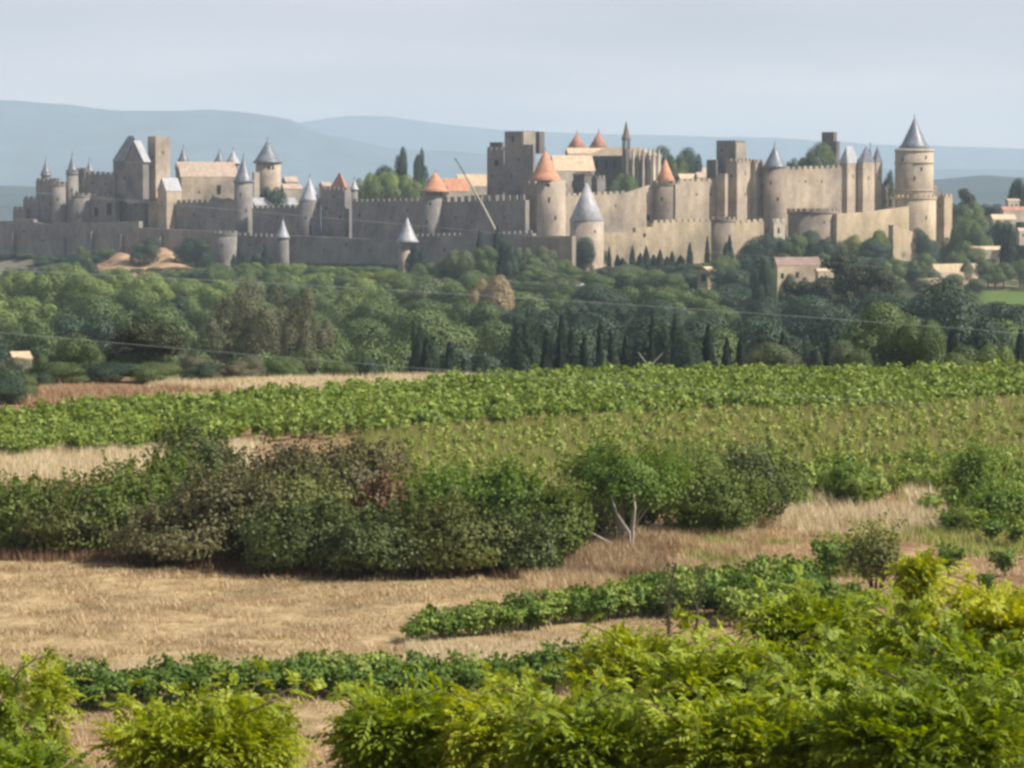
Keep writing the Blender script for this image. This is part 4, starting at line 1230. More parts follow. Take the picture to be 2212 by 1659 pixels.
# houses in the trees
gh = 'houses among the trees'
zz = None
block('tan house with brown roof among the dark trees below the broad bastion', 1670, 1680, 1772, 574, 640, 905, 60, mat=STO, roof='gable', rmat=TILEB, yr=556, ridge_dir='right', name='house', cat='house', group=gh,
      wins=[(1690, 596, 8, 12), (1722, 594, 8, 12)], ov=.3)
block('small ochre outbuilding right of the brown roofed tan house', 1762, 1768, 1802, 586, 640, 880, 60, mat=STO, name='outbuilding', cat='house', group=gh, roof='gable', rmat=TILET, yr=580, ridge_dir='right', wins=[(1775, 600, 6, 8)])
block('small pale house ruin with arched dark doorway below the long outer wall', 1508, 1530, 1546, 585, 625, 985, 30, mat=STO, name='house', cat='house', group=gh, roof='gable', rmat=TILET, yr=576, ridge_dir='right', wins=[(1520, 600, 12, 16)])
block('tiny white roofed hut in the green canopy below the large grey cone', 1232, 1240, 1263, 618, 640, 1000, 60, mat=PLA, name='hut', cat='hut', group=gh, roof='gable', rmat=SLATEW, yr=612, ridge_dir='right')
block('pale roofed shed half hidden in bushes at the left edge', 14, 26, 66, 776, 800, 322, 60, mat=PLA, name='shed', cat='shed', group=gh, roof='gable', rmat=TILET, yr=760, ridge_dir='right', ov=.1)
gr = 'houses on the hill right of the castle'
block('pale two-storey house under the big dark cypress at the right edge', 2172, 2178, 2202, 434, 460, 1290, 62, mat=PLA, name='house', cat='house', group=gr, roof='gable', rmat=TILEP, yr=429, ridge_dir='right', wins=[(2186, 444, 4, 5), (2195, 444, 4, 5)])
block('low house with wide pale yellow roof above the tall cypress', 2138, 2146, 2194, 474, 500, 1200, 62, mat=PLA, name='house', cat='house', group=gr, roof='gable', rmat=TILET, yr=463, ridge_dir='right')
block('white house cut by the right picture edge', 2196, 2203, 2240, 500, 530, 1160, 62, mat=PLA, name='house', cat='house', group=gr, roof='gable', rmat=TILEP, yr=492, ridge_dir='right', wins=[(2210, 508, 4, 6)])
block('long low wall-like barn with tan roof left of the tall cypress', 2095, 2103, 2168, 540, 560, 1160, 64, mat=PLA, name='barn', cat='barn', group=gr, roof='gable', rmat=TILET, yr=532, ridge_dir='right')
block('brown roofed house between the low tan roof and the right edge', 2160, 2168, 2216, 455, 480, 1260, 62, mat=PLA, name='house', cat='house', group=gr, roof='gable', rmat=TILER, yr=446, ridge_dir='right')
for i, (a, b, yt, d, lb) in enumerate([(2016, 2112, 572, 1128, 'upper pale stone terrace wall right of the great tower slope'), (1992, 2096, 590, 1100, 'middle pale terrace wall right of the great tower slope'),
                                       (1984, 2080, 603, 1082, 'lowest whitish terrace wall above the dark valley trees')]):
    g = MB()
    A = P(a, yt, d - 10); B_ = P(b, yt - 2, d + 10)
    zb = h1(A.x, d) - 2
    g.prism([(A.x, A.y), (B_.x, B_.y), (B_.x - .5, B_.y + 3), (A.x - .5, A.y + 3)], zb, [A.z, B_.z, B_.z + .2, A.z + .2])
    o = g.build('terrace_wall', STO); tag(o, lb, 'terrace wall', 'pale terraces right of the castle')

# ------------------------------------------------------------------ power cables
def cable(pts, d0, d1, r, label):
    """pts: (px, py) along the picture, depth from d0 to d1"""
    xs = [p[0] for p in pts]; ys = [p[1] for p in pts]
    co = np.polyfit(xs, ys, 2)
    L = []
    for px in np.linspace(-500, 2700, 60):
        t = (px + 500) / 3200
        L.append(tuple(P(px, float(np.polyval(co, px)), d0 + (d1 - d0) * t)))
    g = MB(); g.tube(L, r * .55, r * .55, 5)
    o = g.build('power_cable', CABLE); tag(o, label, 'power cable', 'power cables')


cable([(0, 718), (300, 746), (600, 770), (1000, 803)], 190, 250, .022, 'lowest power cable, running down from the left edge to the vineyard')
cable([(1109, 643), (1481, 664), (1700, 684), (2212, 720)], 175, 235, .026, 'brightest power cable, crossing the dark trees to the right edge')
cable([(650, 467), (1041, 497), (1774, 568), (2212, 604)], 170, 230, .015, 'faint upper power cable, crossing the grey castle walls')

# ------------------------------------------------------------------ far vineyard
def d_of(y, z=0.0):
    """depth at which the flat field shows at picture height y"""
    return (CZ - z) / math.tan(math.atan((y - IH / 2) / FP) + PITCH)


near_e = lambda px: np.interp(px, [-400, 0, 300, 850, 1300, 1700, 2212, 2600], [190, 196, 200, 216, 226, 236, 246, 250])
far_e = lambda px: np.interp(px, [-400, 0, 500, 750, 1000, 1300, 1700, 2600], [214, 224, 242, 255, 264, 272, 277, 279])


def vine_cloud(n, leaf, seed, w=1.25, h=1.4):
    g = np.random.default_rng(seed)
    # upright shoots leaning every way from a low head
    ns = 13
    a = g.uniform(0, 6.28, ns); lean = g.uniform(.12, .62, ns) * w; top = g.uniform(.72, 1.05, ns) * h
    k = g.integers(0, ns, n); t = g.uniform(0, 1, n) ** .8
    x = np.cos(a[k]) * lean[k] * t ** .8; y = np.sin(a[k]) * lean[k] * t ** .8
    z = .22 * h + (top[k] - .22 * h) * t - .28 * h * (t > .55) * (lean[k] / w) * (t - .55) * 2
    Pt = np.stack([x, y, z], 1) + g.normal(size=(n, 3)) * np.array([.10, .10, .07]) * w
    Nn = nrm(np.stack([np.cos(a[k]), np.sin(a[k]), np.full(n, .9)], 1) + g.normal(size=(n, 3)) * .55)
    return cards(Pt, Nn, leaf * .95, leaf, g)


VINE_ME = []
for i in range(6):
    o = quads('foliage', vine_cloud(460, .17, 100 + i), VINE); VINE_ME.append(o.data); bpy.data.objects.remove(o)
b = MB(); b.tube([(0, 0, -.15), (.04, .02, .3), (-.02, .03, .62)], .045, .03, 6)
for a in range(4): b.tube([(-.02, .03, .58), (.22 * math.cos(a * 1.6), .22 * math.sin(a * 1.6), .8)], .018, .008, 4)
o = b.build('trunk', BARK); VINE_TR = o.data; bpy.data.objects.remove(o)


def vine(x, y, sc_, label, group, mat=VINE, sz=None):
    r = bpy.data.objects.new('grapevine', None); COL.objects.link(r)
    r.location = (x, y, h1(x, y)); r.rotation_euler = (0, 0, rnd.uniform(0, 6.28)); r.scale = (sc_, sc_, sz or sc_ * rnd.uniform(.78, 1.2))
    f = bpy.data.objects.new('foliage', rnd.choice(VINE_ME)); COL.objects.link(f); f.parent = r
    f.material_slots[0].link = 'OBJECT'; f.material_slots[0].material = mat
    t = bpy.data.objects.new('trunk', VINE_TR); COL.objects.link(t); t.parent = r
    tag(r, label, 'grapevine', group)


def field_points(spacing, step, ang, ne, fe, x0, x1, y0, y1, g, px0=-250, px1=2450):
    ca, sa = math.cos(ang), math.sin(ang)
    out = []
    R = 260
    u = np.arange(-R, R, step); v = np.arange(-R, R, spacing)
    U, Vv = np.meshgrid(u, v)
    U = U + g.normal(size=U.shape) * .25; Vv = Vv + g.normal(size=U.shape) * .22
    cx, cy = 0, (y0 + y1) / 2
    X = (cx + U * ca - Vv * sa).ravel(); Y = (cy + U * sa + Vv * ca).ravel()
    px = 1106 + FP * X / np.maximum(Y, 10)
    wob = (vnoise(X, Y, 5, 77) - .5) * 6
    m = (Y > ne(px) + wob) & (Y < fe(px) + wob * .4) & (px > px0) & (px < px1)
    return X[m], Y[m], px[m]


g = np.random.default_rng(55)
X, Y, PX = field_points(1.9, 1.25, math.radians(62), near_e, far_e, 0, 0, 190, 280, g)
dist = Y - near_e(PX)
inside = (PX > -60) & (PX < 2270)
order = np.argsort(np.where(inside, Y, 1e6))
near_i = [i for i in order if inside[i] and not (310 < PX[i] < 800)][:58]
ns = set(near_i)
print('field vines', len(X))
for i in near_i:
    lm = 'left' if PX[i] < 320 else 'right'
    if PX[i] < 320: lb = 'green grapevine in the nearest far vineyard rows, left of the dark thicket'
    elif PX[i] < 1300: lb = 'green grapevine in the nearest rows of the far vineyard, behind the thicket'
    else: lb = 'green grapevine in the nearest far vineyard rows, right of the small tree'
    vine(X[i], Y[i], rnd.uniform(.9, 1.1), lb, 'nearest grapevines of the far vineyard')
rest = [i for i in range(len(X)) if i not in ns]
clouds = [vine_cloud(85, .30, 200 + i, 1.15, 1.45) for i in range(12)]
Vs = []
for i in rest:
    c = clouds[rnd.randrange(12)]
    a = rnd.uniform(0, 6.28); s_ = rnd.uniform(.85, 1.2)
    ca, sa = math.cos(a) * s_, math.sin(a) * s_
    Q = np.stack([c[:, 0] * ca - c[:, 1] * sa, c[:, 0] * sa + c[:, 1] * ca, c[:, 2] * s_], 1)
    Q += np.array([X[i], Y[i], 0.0]); Vs.append(Q)
Vs = np.concatenate(Vs)
Vs[:, 2] += H(Vs[:, 0], np.minimum(Vs[:, 1], 280))
o = quads('vineyard', Vs, VINE); tag(o, 'bright green vineyard of many vines below the wooded valley', None, None, 'stuff')


# ------------------------------------------------------------------ grasses
def grass(name, label, n, region, hgt, wid, blades, mat, lean=.35, seed=1, clump=None, kind='stuff', bend=True):
    g = np.random.default_rng(seed)
    X, Y = region(n, g)
    n = len(X)
    X = np.repeat(X, blades); Y = np.repeat(Y, blades)
    m = len(X)
    sp = .10 if clump is None else clump
    X = X + g.normal(size=m) * sp; Y = Y + g.normal(size=m) * sp
    Z = H(X, Y)
    h_ = hgt * g.uniform(.45, 1.15, m)
    a = g.uniform(0, 6.2832, m)
    ln = lean * h_ * g.uniform(.2, 1.3, m)
    wx = np.cos(a + 1.57) * wid * g.uniform(.6, 1.3, m) / 2; wy = np.sin(a + 1.57) * wid * g.uniform(.6, 1.3, m) / 2
    V = np.empty((m, 3, 3))
    V[:, 0] = np.stack([X - wx, Y - wy, Z - .05], 1); V[:, 1] = np.stack([X + wx, Y + wy, Z - .05], 1)
    V[:, 2] = np.stack([X + np.cos(a) * ln, Y + np.sin(a) * ln, Z + h_], 1)
    o = quads(name, V.reshape(-1, 3), mat, nv=3)
    tag(o, label, None, None, kind)
    return o


def reg(px0, px1, d0, d1, cond=None, patch=None):
    def f(n, g):
        Y = np.sqrt(g.uniform(d0 ** 2, d1 ** 2, n)); px = g.uniform(px0, px1, n)
        X = (px - 1106) / FP * Y
        m = np.ones(n, bool)
        if cond is not None: m &= cond(px, Y, X, g)
        if patch: m &= vnoise(X, Y, patch[0], patch[2] if len(patch) > 2 else 3) > patch[1]
        return X[m], Y[m]
    return f


grass('stubble', 'short mown straw covering the dry field in the middle', 72000, reg(-120, 1560, 97, 146, lambda p, y, x, g: p + (y - 98) * 4 + (vnoise(x, y, 3, 4) - .5) * 120 < 1500), .10, .035, 3, G_STUB, 1.6, 21, .25)
grass('straw_tuft', 'scattered longer straw tufts on the mown field', 14000, reg(-120, 1560, 100, 146, lambda p, y, x, g: p + (y - 98) * 4 < 1470, (1.1, .62)), .26, .06, 7, G_STRAW, 1.6, 22, .2)
grass('dry_grass', 'tall pale dry grass along the back of the front vine row', 5200, reg(60, 1250, 103.5, 109.5, lambda p, y, x, g: y < 108 + (p - 500) * .002), .55, .04, 9, G_PALE, .45, 23, .12)
grass('dry_verge', 'pale dry grass between the two front vine rows', 2600, reg(880, 1500, 107, 114), .35, .04, 8, G_PALE, .5, 24, .12)
grass('red_grass', 'rusty brown dry grass at the foot of the thicket', 11000, reg(-100, 1450, 131, 147, lambda p, y, x, g: y > np.interp(p, [-100, 0, 700, 1450], [141, 140, 134, 131]), (1.5, .3)), .6, .05, 6, G_RED, .6, 25, .22)
grass('straw_clump', 'tall straw coloured grass clumps right of the thicket', 3600, reg(1130, 1640, 126, 150, lambda p, y, x, g: y < 152 - (1640 - p) * .012, (1.6, .5)), .62, .05, 12, G_STRAW, .9, 26, .22)
grass('pale_grass', 'pale dry grass patch at the left between vineyard and bushes', 4200, reg(-100, 560, 180, 208, None, (3, .25)), .75, .06, 7, G_PALE, .5, 27, .2)
grass('strip_grass', 'pale straw strip along the far left vineyard edge', 9000, reg(330, 1130, 236, 279, lambda p, y, x, g: y > far_e(p) - 1, (3, .25)), .65, .08, 6, G_PALE, .6, 28, .3)
grass('rusty_scrub', 'rusty brown scrub behind the vineyard at the left', 7000, reg(70, 560, 228, 268, lambda p, y, x, g: (y > far_e(p) + 2 + vnoise(x, y, 3, 6) * 6) & (y < 263) & (p > 100 + (vnoise(x, y, 3, 1) - .5) * 90) & (p < 430 + (vnoise(x, y, 2.5, 2) - .5) * 240), (2.6, .48)), .95, .12, 10, G_RUST, .9, 29, .55)
grass('fallow_grass', 'yellow-green tall grass on the fallow strip before the vineyard', 34000, reg(780, 2420, 172, 252, lambda p, y, x, g: y < near_e(p) + 2), .80, .07, 5, G_GREEN, .3, 30, .25)
grass('fallow_straw', 'straw stalks mixed into the fallow strip', 9000, reg(780, 2420, 172, 250, lambda p, y, x, g: y < near_e(p) + 1, (6, .45)), .85, .06, 4, G_STRAW, .3, 31, .25)
grass('meadow_grass', 'dry low grass on the bare slope at the right', 16000, reg(1400, 2400, 118, 172, None, (3, .35)), .22, .05, 4, G_STRAW, .9, 32, .3)
grass('feather_grass', 'pale feathery grass tufts at the right before the fallow strip', 1500, reg(1600, 2040, 150, 172, None, (1.8, .55)), .8, .05, 12, G_PALE, .8, 33, .25)
grass('green_tufts', 'green weeds on the right-hand slope', 5200, reg(1480, 2300, 135, 176, None, (3, .55, 9)), .45, .07, 6, G_YG, .6, 34, .25)
grass('front_weeds', 'dry weeds on the slope in front of the first vine row', 9000, reg(-150, 2400, 62, 96), .30, .04, 4, G_STRAW, .7, 35, .2)

g = np.random.default_rng(66)
X, Y, PX = field_points(2.1, 1.5, math.radians(62), lambda p: 176 + 0 * p, lambda p: near_e(p) - 1, 0, 0, 170, 252, g)
sel = (PX > 860) & (g.uniform(0, 1, len(PX)) < .72)
X, Y = X[sel], Y[sel]
cl = [vine_cloud(60, .22, 300 + i, .75, 1.25) for i in range(8)]
Vs = []
for x_, y_ in zip(X, Y):
    c = cl[rnd.randrange(8)]; a = rnd.uniform(0, 6.28); s_ = rnd.uniform(.7, 1.2); ca, sa = math.cos(a) * s_, math.sin(a) * s_
    Vs.append(np.stack([c[:, 0] * ca - c[:, 1] * sa, c[:, 0] * sa + c[:, 1] * ca, c[:, 2] * s_], 1) + np.array([x_, y_, 0.0]))
Vs = np.concatenate(Vs); Vs[:, 2] += H(Vs[:, 0], Vs[:, 1])
o = quads('weedy_vines', Vs, G_YG); tag(o, 'thin yellow-green vines grown over with weeds on the fallow strip', None, None, 'stuff')
# fallow vines, right
gl = 'grapevines of the fallow strip'
for k in range(84):
    px = rnd.uniform(1630, 2240); d = rnd.uniform(160, 190)
    if d < 172 and 1600 < px < 1660: continue
    vine(K(px, 1000) * d, d, rnd.uniform(.8, 1.15), 'leafy grapevine among tall grass right of the small tree, on the fallow strip', gl, VINE)
# ------------------------------------------------------------------ near vine rows
lab = ['left third', 'middle', 'right end']
n = 42
for i in range(n):
    t = i / (n - 1)
    px = 115 + t * 1290; d = 100.5 + t * 4.5 + rnd.uniform(-.3, .3)
    vine(K(px, 1500) * d, d, rnd.uniform(.88, 1.04), f'dark green grapevine in the {lab[min(2, int(t * 3))]} of the front row', 'front row of grapevines', rnd.choice([VINED, VINED, VINE]))
    if i % 2 == 0:
        vine(K(px + 10, 1500) * (d - .9), d - .9, rnd.uniform(.8, .95), f'dark green grapevine in the {lab[min(2, int(t * 3))]} of the front row', 'front row of grapevines', VINED)
n = 46
for i in range(n):
    t = i / (n - 1)
    px = 895 + t * 860; d = 115 + t * 11 + rnd.uniform(-.4, .4)
    vine(K(px, 1350) * d, d, rnd.uniform(.85, 1.05) * (.8 + .35 * t), f'green grapevine in the {lab[min(2, int(t * 3))]} of the second row', 'second row of grapevines', rnd.choice([VINE, VINE, VINED]))
for i in range(40):
    px = 1400 + i * 12 + rnd.uniform(-8, 8); d = 119 + rnd.uniform(0, 6) - (px - 1500) * .012
    vine(K(px, 1300) * d, d, rnd.uniform(.9, 1.15), 'green grapevine in the ragged third row behind the yellow shrubs', 'third row of grapevines', rnd.choice([VINE, VINED]))
for px, yb, s_, lb in [(2050, 1236, .8, 'lone young grapevine on bare earth, nearest the yellow sapling'), (2170, 1240, .75, 'lone young grapevine on bare earth near the right edge'), (2128, 1292, .6, 'small half-dry grapevine on bare earth above the yellow shrubs'),
                       (2052, 1150, .85, 'young grapevine at the left end of the upper bare row'), (2098, 1155, .9, 'young grapevine second from left in the upper bare row'),
                       (2142, 1170, .9, 'young grapevine third from left in the upper bare row'), (2192, 1180, .95, 'young grapevine at the right end of the upper bare row'),
                       (1790, 1255, 1.1, 'bushy grapevine left of the grey-green young tree'), (1830, 1240, 1.1, 'bushy grapevine just behind the grey-green young tree'), (1700, 1285, 1.0, 'bushy grapevine below the straw clumps'),
                       (1640, 1290, 1.0, 'bushy grapevine with upright shoots below the straw clumps')]:
    d = d_of(yb)
    vine(K(px, yb) * d, d, s_ * 1.2, lb, 'single grapevines on the bare slope', rnd.choice([VINED, VINE]))


# ------------------------------------------------------------------ bushes of the thicket
def bush(label, px, wpx, ytop, ybase, mat, n=9000, leaf=.13, name='bush', nl=16, dd=0, stems=BARK, stem_show=False, cat='bush', seed=None, sprays=True, squash=.85, group='bushes of the thicket', shoots=0, fork=False):
    d = d_of(ybase) + dd
    x = K(px, ytop) * d
    z0 = h1(x, d); zt = ZZ(ytop, d)
    W = wpx * S(d) * 1.4; Hh = zt - z0
    root = empty(name, (x, d, z0), label, cat, group)
    sd = seed or int(px * 7 + ytop)
    V = lobed(nl + 16, n, .07, .20, (.76 if stem_show else .50), (.15 if stem_show else .34), sd, .34, 1.0, squash, .2)
    # cards come out at unit size: rebuild at true leaf size
    g = np.random.default_rng(sd)
    C = V.reshape(-1, 4, 3).mean(1)
    C[:, 2] *= 1 / C[:, 2].max()
    C[:, 2] *= .84 + .42 * (vnoise(C[:, 0] * 9 + sd, C[:, 1] * 9, 1.0, 3) - .3)
    C[:, :2] *= 1 + .35 * (vnoise(C[:, 2] * 7 + sd, C[:, 0] * 5, 1.0, 4)[:, None] - .5)
    ctr = np.array([0, 0, .5])
    D = nrm(C - ctr)
    C = C * np.array([W, W * .8, Hh]) + g.normal(size=C.shape) * .07
    if shoots:
        ns_ = shoots
        base = C[g.integers(0, len(C), ns_)]
        base = base[base[:, 2] > Hh * .45]
        add = []
        for q in base:
            ln = g.uniform(.4, 1.5); dr = nrm(np.array([[g.normal() * .45, g.normal() * .45, 1.0]]))[0]
            m_ = 16
            tt = np.linspace(0, 1, m_)[:, None]
            add.append(q + dr * ln * tt + g.normal(size=(m_, 3)) * .05)
        if add:
            add = np.concatenate(add); C = np.concatenate([C, add]); D = np.concatenate([D, nrm(g.normal(size=add.shape))])
    Nn = nrm(D + g.normal(size=D.shape) * .42 + np.array([0, 0, .2]))
    quads('foliage', cards(C, Nn, leaf * .9, leaf * 1.35, g), mat, root)
    r = random.Random(sd)
    b = MB()
    for i in range(7 if stem_show else 4):
        a = r.uniform(0, 6.28); e = r.uniform(.12, .30) * W
        top = (e * math.cos(a), e * math.sin(a) * .7, Hh * r.uniform(.55, .8))
        b.tube([(r.uniform(-.15, .15), r.uniform(-.1, .1), -.2), (top[0] * .35, top[1] * .35, top[2] * .45), top], .07 if stem_show else .05, .02, 6)
    if fork:
        for q in (((.25, -1.6, -.2), (.12, -1.9, .9), (-.45, -2.2, 1.8), (-.7, -2.2, 2.6)), ((.27, -1.6, -.2), (.3, -1.9, 1.1), (.38, -2.2, 2.0), (.3, -2.2, 2.7)), ((.2, -1.6, 0), (-.8, -1.9, .45), (-1.6, -2.0, .9))):
            b.tube(q, .075, .04, 6)
    b.build('stem', stems, root, local=True)
    return root


for a in [
    ('dark green bush at the left edge of the thicket', 40, 240, 1030, 1195, B_GREEN),
    ('low olive bush at the left bottom of the thicket', 150, 200, 1080, 1205, B_OLIVE),
    ('leafy mid green bush on the left shoulder of the thicket', 265, 230, 1010, 1200, B_GREEN),
    ('dark domed bush whose top stands highest in the left thicket', 425, 200, 915, 1170, B_DARK),
    ('green bush between the dark dome and the pale grass', 360, 190, 985, 1185, B_GREEN),
    ('dry grey-brown bush in the middle left of the thicket', 470, 220, 1000, 1225, B_GREY),
    ('grey-green bush at the back of the thicket', 640, 230, 945, 1175, B_GREY),
    ('second grey-green bush at the back, touching the fallow grass', 770, 200, 950, 1180, B_GREY),
    ('olive bush with yellowish shoots in the thicket centre', 620, 240, 1025, 1220, B_OLIVE),
    ('dark low bush in the centre front of the thicket', 655, 200, 1090, 1240, B_DARK),
    ('brown dry low bush in the left front of the thicket', 380, 240, 1100, 1228, B_GREY),
    ('rusty red dying bush in the thicket', 830, 130, 1020, 1215, B_RED),
    ('dark low bush under the rusty red one', 800, 210, 1110, 1248, B_DARK),
    ('bright green leafy bush right of the rusty red one', 985, 250, 998, 1215, B_BRIGHT),
    ('second bright green bush leaning toward the small tree', 1130, 180, 1010, 1220, B_BRIGHT),
    ('olive low bush below the bright green leafy one', 985, 220, 1090, 1250, B_OLIVE),
    ('dark low bush left of the small round one', 1090, 150, 1120, 1252, B_DARK),
    ('small round dark bush at the right foot of the thicket', 1143, 100, 1158, 1252, B_DARK),
    ('tangled green bush behind the pale-stemmed tree', 1195, 120, 1060, 1228, B_GREEN),
]:
    lb, px, w, yt, yb, m = a
    bush(lb, px, w, yt, yb, m, shoots=150, leaf=.15)
bush('small tree with pale forked stems and bright leaves', 1350, 210, 950, 1190, B_BRIGHT, 8000, .14, 'small_tree', 18, 0, BARKP, True, 'small tree', shoots=60, fork=True)
bush('low brownish bush between the two halves of the thicket', 1275, 100, 1125, 1195, B_GREY, 3000, .14, 'bush', 12, 3, shoots=60)
bush('dark low bush in the shade behind the pale-stemmed tree', 1350, 150, 1045, 1150, B_DARK, 5000, .14, 'bush', 12, 0, shoots=60)
bush('dark green rounded small tree right of the pale stems', 1480, 230, 930, 1170, B_GREEN, 8500, .14, 'small_tree', 18, 2, BARK, False, 'small tree', shoots=60)
bush('darkest rounded bush at the right end of the thicket', 1610, 200, 960, 1150, B_DARK, 8500, .14, 'bush', 18, 2, shoots=50)
bush('lower dark green bush in front of the right end of the thicket', 1560, 190, 1030, 1165, B_GREEN, 6000, .14, 'bush', 14, 0, shoots=40)
bush('round green shrub alone in the fallow grass at the right', 1835, 90, 1000, 1095, B_BRIGHT, 3500, .14, 'shrub', 12, 0, group='shrubs right of the thicket', shoots=30)
bush('tall bright shrub rising at the right edge of the fallow strip', 2110, 80, 965, 1110, B_BRIGHT, 3500, .14, 'shrub', 12, 0, group='shrubs right of the thicket', shoots=60)
bush('spreading green shrub at the right picture edge', 2150, 140, 1045, 1145, B_BRIGHT, 4500, .14, 'shrub', 12, 0, group='shrubs right of the thicket', shoots=50)
bush('grey-green young tree on bare earth among the third row', 1893, 110, 1148, 1305, B_OLIVE, 3200, .11, 'young_tree', 11, 0, BARK, True, 'young tree', group='young trees', shoots=50)
for px, yt, yb, lb in [(1442, 1215, 1425, 'left one of two thin dark saplings in the second vine row'), (1503, 1225, 1400, 'right one of two thin dark saplings in the second vine row')]:
    d = d_of(yb); x = K(px, yb) * d; z0 = h1(x, d); Hh = ZZ(yt, d) - z0
    root = empty('sapling', (x, d, z0), lb, 'sapling', 'young trees')
    b = MB(); b.tube([(0, 0, -.1), (.05, 0, Hh * .35), (.0, 0, Hh * .6), (.28, 0, Hh)], .085, .03, 6)
    b.tube([(0, 0, Hh * .45), (-.3, .1, Hh * .75), (-.34, .1, Hh * .95)], .03, .01, 5); b.tube([(.02, 0, Hh * .5), (.35, -.1, Hh * .8)], .03, .01, 5)
    b.build('trunk', BARK, root, local=True)
    g = np.random.default_rng(int(px)); n_ = 260
    t = g.uniform(.35, 1, n_); C = np.stack([g.normal(size=n_) * .16 + .05, g.normal(size=n_) * .16, t * Hh], 1)
    quads('foliage', cards(C, nrm(g.normal(size=(n_, 3))), .08, .13, g), B_DARK, root)
# leaning bare stems at the picture's left edge of the field
# dead forked branch in front of the dark row
b = MB()
A = P(1404, 792, 292); Bp = P(1378, 760, 292); Cp = P(1432, 762, 292)
root = empty('dead_branch', (A.x, A.y, A.z - 1.5), 'bare forked pale branch sticking up before the dark tree row', 'dead branch')
b.tube([(A.x, A.y, A.z - 2.0), tuple(A), ((A.x + Bp.x) / 2 + .1, Bp.y, (A.z + Bp.z) / 2 - .2), tuple(Bp)], .09, .03, 5)
b.tube([tuple(A), tuple(Cp)], .07, .03, 5)
b.build('wood', BARKP, root)


# ------------------------------------------------------------------ foreground shrubs with feathered leaves
def sprigs(C, D, g, L=.34, pairs=6, lf=.10, wd_=.036, droop=.5):
    """pinnate leaves: C base points, D directions"""
    n = len(C)
    up = np.array([0, 0, 1.0])
    side = nrm(np.cross(D, up) + g.normal(size=D.shape) * .25)
    nor = nrm(np.cross(side, D))
    Ls = L * g.uniform(.6, 1.2, n)[:, None]
    out = []
    for k in range(pairs + 1):
        t = (k + 1) / (pairs + 1)
        p = C + D * Ls * t - up * (droop * Ls * t * t * .5)
        dirn = nrm(D - up * droop * t)
        for s_ in ((-1, 1) if k < pairs else (0,)):
            ld = nrm(side * s_ * .9 + dirn * (.55 if s_ else 1.0) - up * g.uniform(0, .35, (n, 1)) + g.normal(size=D.shape) * .12)
            lw = nrm(np.cross(ld, nor))
            ll = lf * g.uniform(.75, 1.2, n)[:, None] * (1.0 - .25 * abs(t - .5)); ww = wd_ * g.uniform(.8, 1.25, n)[:, None]
            V = np.empty((n, 4, 3))
            V[:, 0] = p; V[:, 1] = p + ld * ll * .45 + lw * ww * .5 - nor * ww * .12; V[:, 2] = p + ld * ll - up * ll * .12; V[:, 3] = p + ld * ll * .45 - lw * ww * .5 - nor * ww * .12
            out.append(V)
    return np.stack(out, 1).reshape(-1, 3)


def feather(label, px, wpx, ytop, d, mat, n=1500, low=11, name='shrub', seed=None, lf=.088, ybot=1720, arch=46, group='yellow-green shrubs in the foreground', depth=.75):
    sd = seed or int(px + ytop)
    g = np.random.default_rng(sd)
    x = K(px, 1500) * d; z0 = h1(x, d); zt = ZZ(ytop, d); zb = ZZ(ybot, d)
    W = wpx * S(d)
    root = empty(name, (x, d, z0), label, 'shrub', group)
    Hh = zt - z0; cz = (zt + zb) / 2 - z0; ch = (zt - zb) / 2
    nl = 16
    q = nrm(g.normal(size=(nl, 3))) * g.uniform(.15, 1, (nl, 1)) ** .5
    Lc = q * np.array([W * .36, W * .36 * depth, ch * .74]) + np.array([0, 0, cz])
    R = g.uniform(.16, .28, nl) * W
    k = g.integers(0, nl, n)
    D = nrm(g.normal(size=(n, 3)) + np.array([0, -.25, .45]))
    C = Lc[k] + D * (R[k] * g.uniform(.55, 1.05, n))[:, None] * np.array([1, 1, .8])
    C[:, 2] = np.minimum(C[:, 2], Hh - .30 - g.uniform(0, .2, n))
    Ds = nrm(D + np.array([0, 0, .25]) + g.normal(size=D.shape) * .35)
    Vv = [sprigs(C, Ds, g, lf=lf, wd_=lf * .38)]
    bS = MB()
    # arching leaders reaching out of the crown
    for i in range(arch):
        a = g.uniform(0, 6.28); st = Lc[g.integers(0, nl)]
        dr = nrm(np.array([[math.cos(a) * .6, math.sin(a) * .6, 1.0]]))[0]
        ln = g.uniform(.45, .95)
        t = np.linspace(0, 1, 10)[:, None]
        st = st + dr * np.array([1, 1, .8]) * W * .14
        pts = st + dr * ln * t + np.array([math.cos(a), math.sin(a), -.9]) * (t ** 2) * .30 * ln
        if pts[:, 2].max() > Hh + .08: continue
        bS.tube([tuple(p) for p in pts[::3]], .010, .004, 4)
        m_ = 10
        Dl = nrm(dr * .5 + g.normal(size=(m_, 3)) * .9)
        Vv.append(sprigs(pts[:m_], Dl, g, L=.22, lf=lf, wd_=lf * .38))
    quads('foliage', np.concatenate(Vv), mat, root)
    for i in range(6):
        a = g.uniform(0, 6.28); e = g.uniform(.1, .3) * W
        bS.tube([(g.uniform(-.2, .2), g.uniform(-.2, .2), -.3), (e * .4 * math.cos(a), e * .4 * math.sin(a), Hh * .45), (e * math.cos(a), e * math.sin(a), Hh * .85)], .035, .01, 6)
    bS.build('stem', BARK, root, local=True)
    return root


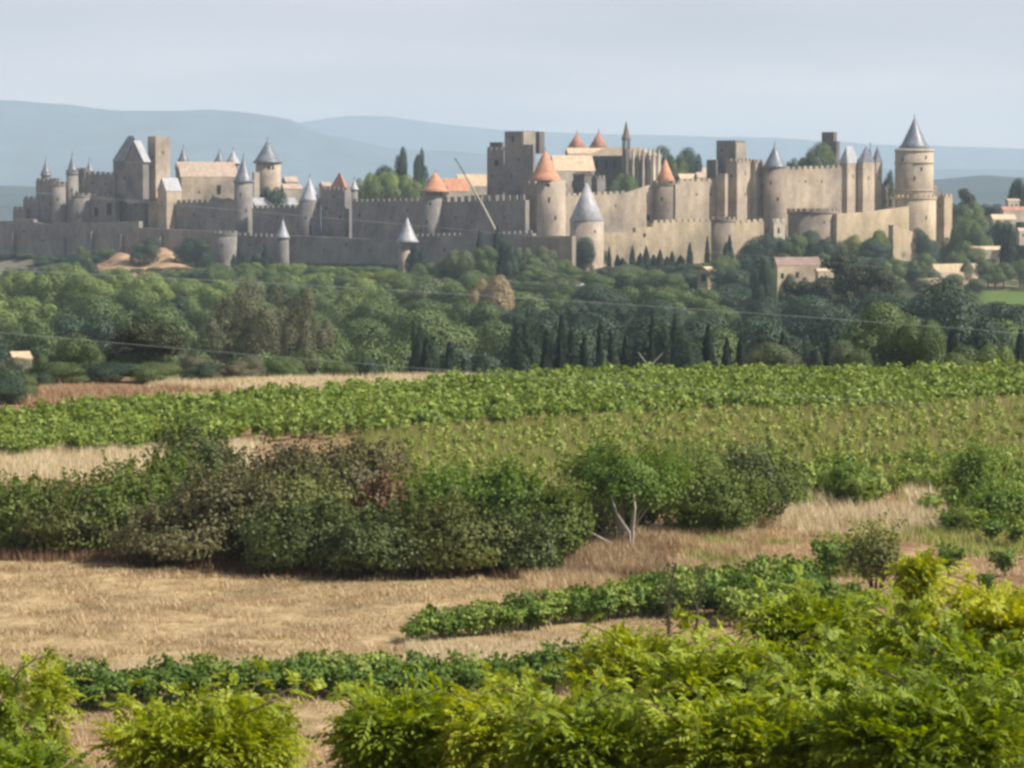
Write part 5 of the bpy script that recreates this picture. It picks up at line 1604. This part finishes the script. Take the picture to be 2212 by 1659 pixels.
for a in [
    ('bright yellow-green rounded shrub at the bottom left of centre', 455, 400, 1510, 30, LOC_Y, 1900),
    ('yellow-green shrub second from the left along the bottom', 880, 330, 1490, 31, LOC_G, 1700),
    ('yellow tipped shrub at the bottom centre', 1120, 330, 1500, 30, LOC_Y, 1700),
    ('green shrub between the yellow ones at bottom centre', 1270, 280, 1520, 28.5, LOC_G, 1400),
    ('tall yellow pointed shrub below the two thin saplings', 1370, 220, 1350, 33, LOC_Y, 1300),
    ('leafy green-yellow shrub right of the pointed one', 1560, 330, 1395, 32, LOC_G, 1800),
    ('dark green lower shrub at the bottom right of centre', 1650, 420, 1530, 28, LOC_G, 1900),
    ('broad green shrub reaching up under the grey-green young tree', 1760, 340, 1305, 34, LOC_G, 1900),
    ('green shrub in front of the broad one at the lower right', 1860, 330, 1430, 30, LOC_G, 1700),
    ('dark shaded shrub at the bottom right corner', 2000, 460, 1500, 27, LOC_G, 2000),
    ('yellow-green shrub beside the bare earth at the right', 2000, 240, 1345, 32, LOC_G, 1300),
    ('yellow tipped shrub at the right edge', 2150, 260, 1275, 32, LOC_Y, 1500),
    ('dark green shrub at the right edge below the yellow tips', 2180, 320, 1420, 29, LOC_D, 1700),
    ('dark leafy shrub at the left edge with yellowish top', 0, 140, 1420, 36, LOC_G, 200, 5),
    ('small yellowish shrub overtopping the dark one at the left edge', 100, 80, 1385, 37, LOC_Y, 130, 3),
    ('low dark weedy shrub in the bottom left corner', 40, 230, 1590, 31, LOC_D, 300, 6),
]:
    lb, px, w, yt, d, m, n = a[:7]
    feather(lb, px, w, yt - (32 if px >= 1370 else 8), d, m, int(n * 1.35), arch=a[7] if len(a) > 7 else 46)
feather('slim bright yellow sapling standing up beside the bare earth', 1980, 56, 1165, 46, LOC_Y, 380, ybot=1400, arch=3, name='yellow_sapling', lf=.10)

# ------------------------------------------------------------------ air
hb = MB(); hb.prism([(-14500, -120), (14500, -120), (14500, 27200), (-14500, 27200)], -75, 620)
m = bpy.data.materials.new('haze'); m.use_nodes = True
nt = m.node_tree.nodes; nt.clear()
out = nt.new('ShaderNodeOutputMaterial'); pv = nt.new('ShaderNodeVolumePrincipled')
pv.inputs['Color'].default_value = (.66, .83, 1.0, 1)
pv.inputs['Density'].default_value = 0.000088
pv.inputs['Anisotropy'].default_value = 0.0
m.node_tree.links.new(pv.outputs['Volume'], out.inputs['Volume'])
o = hb.build('haze', m); tag(o, 'thin pale haze over the valley', None, None, 'stuff')
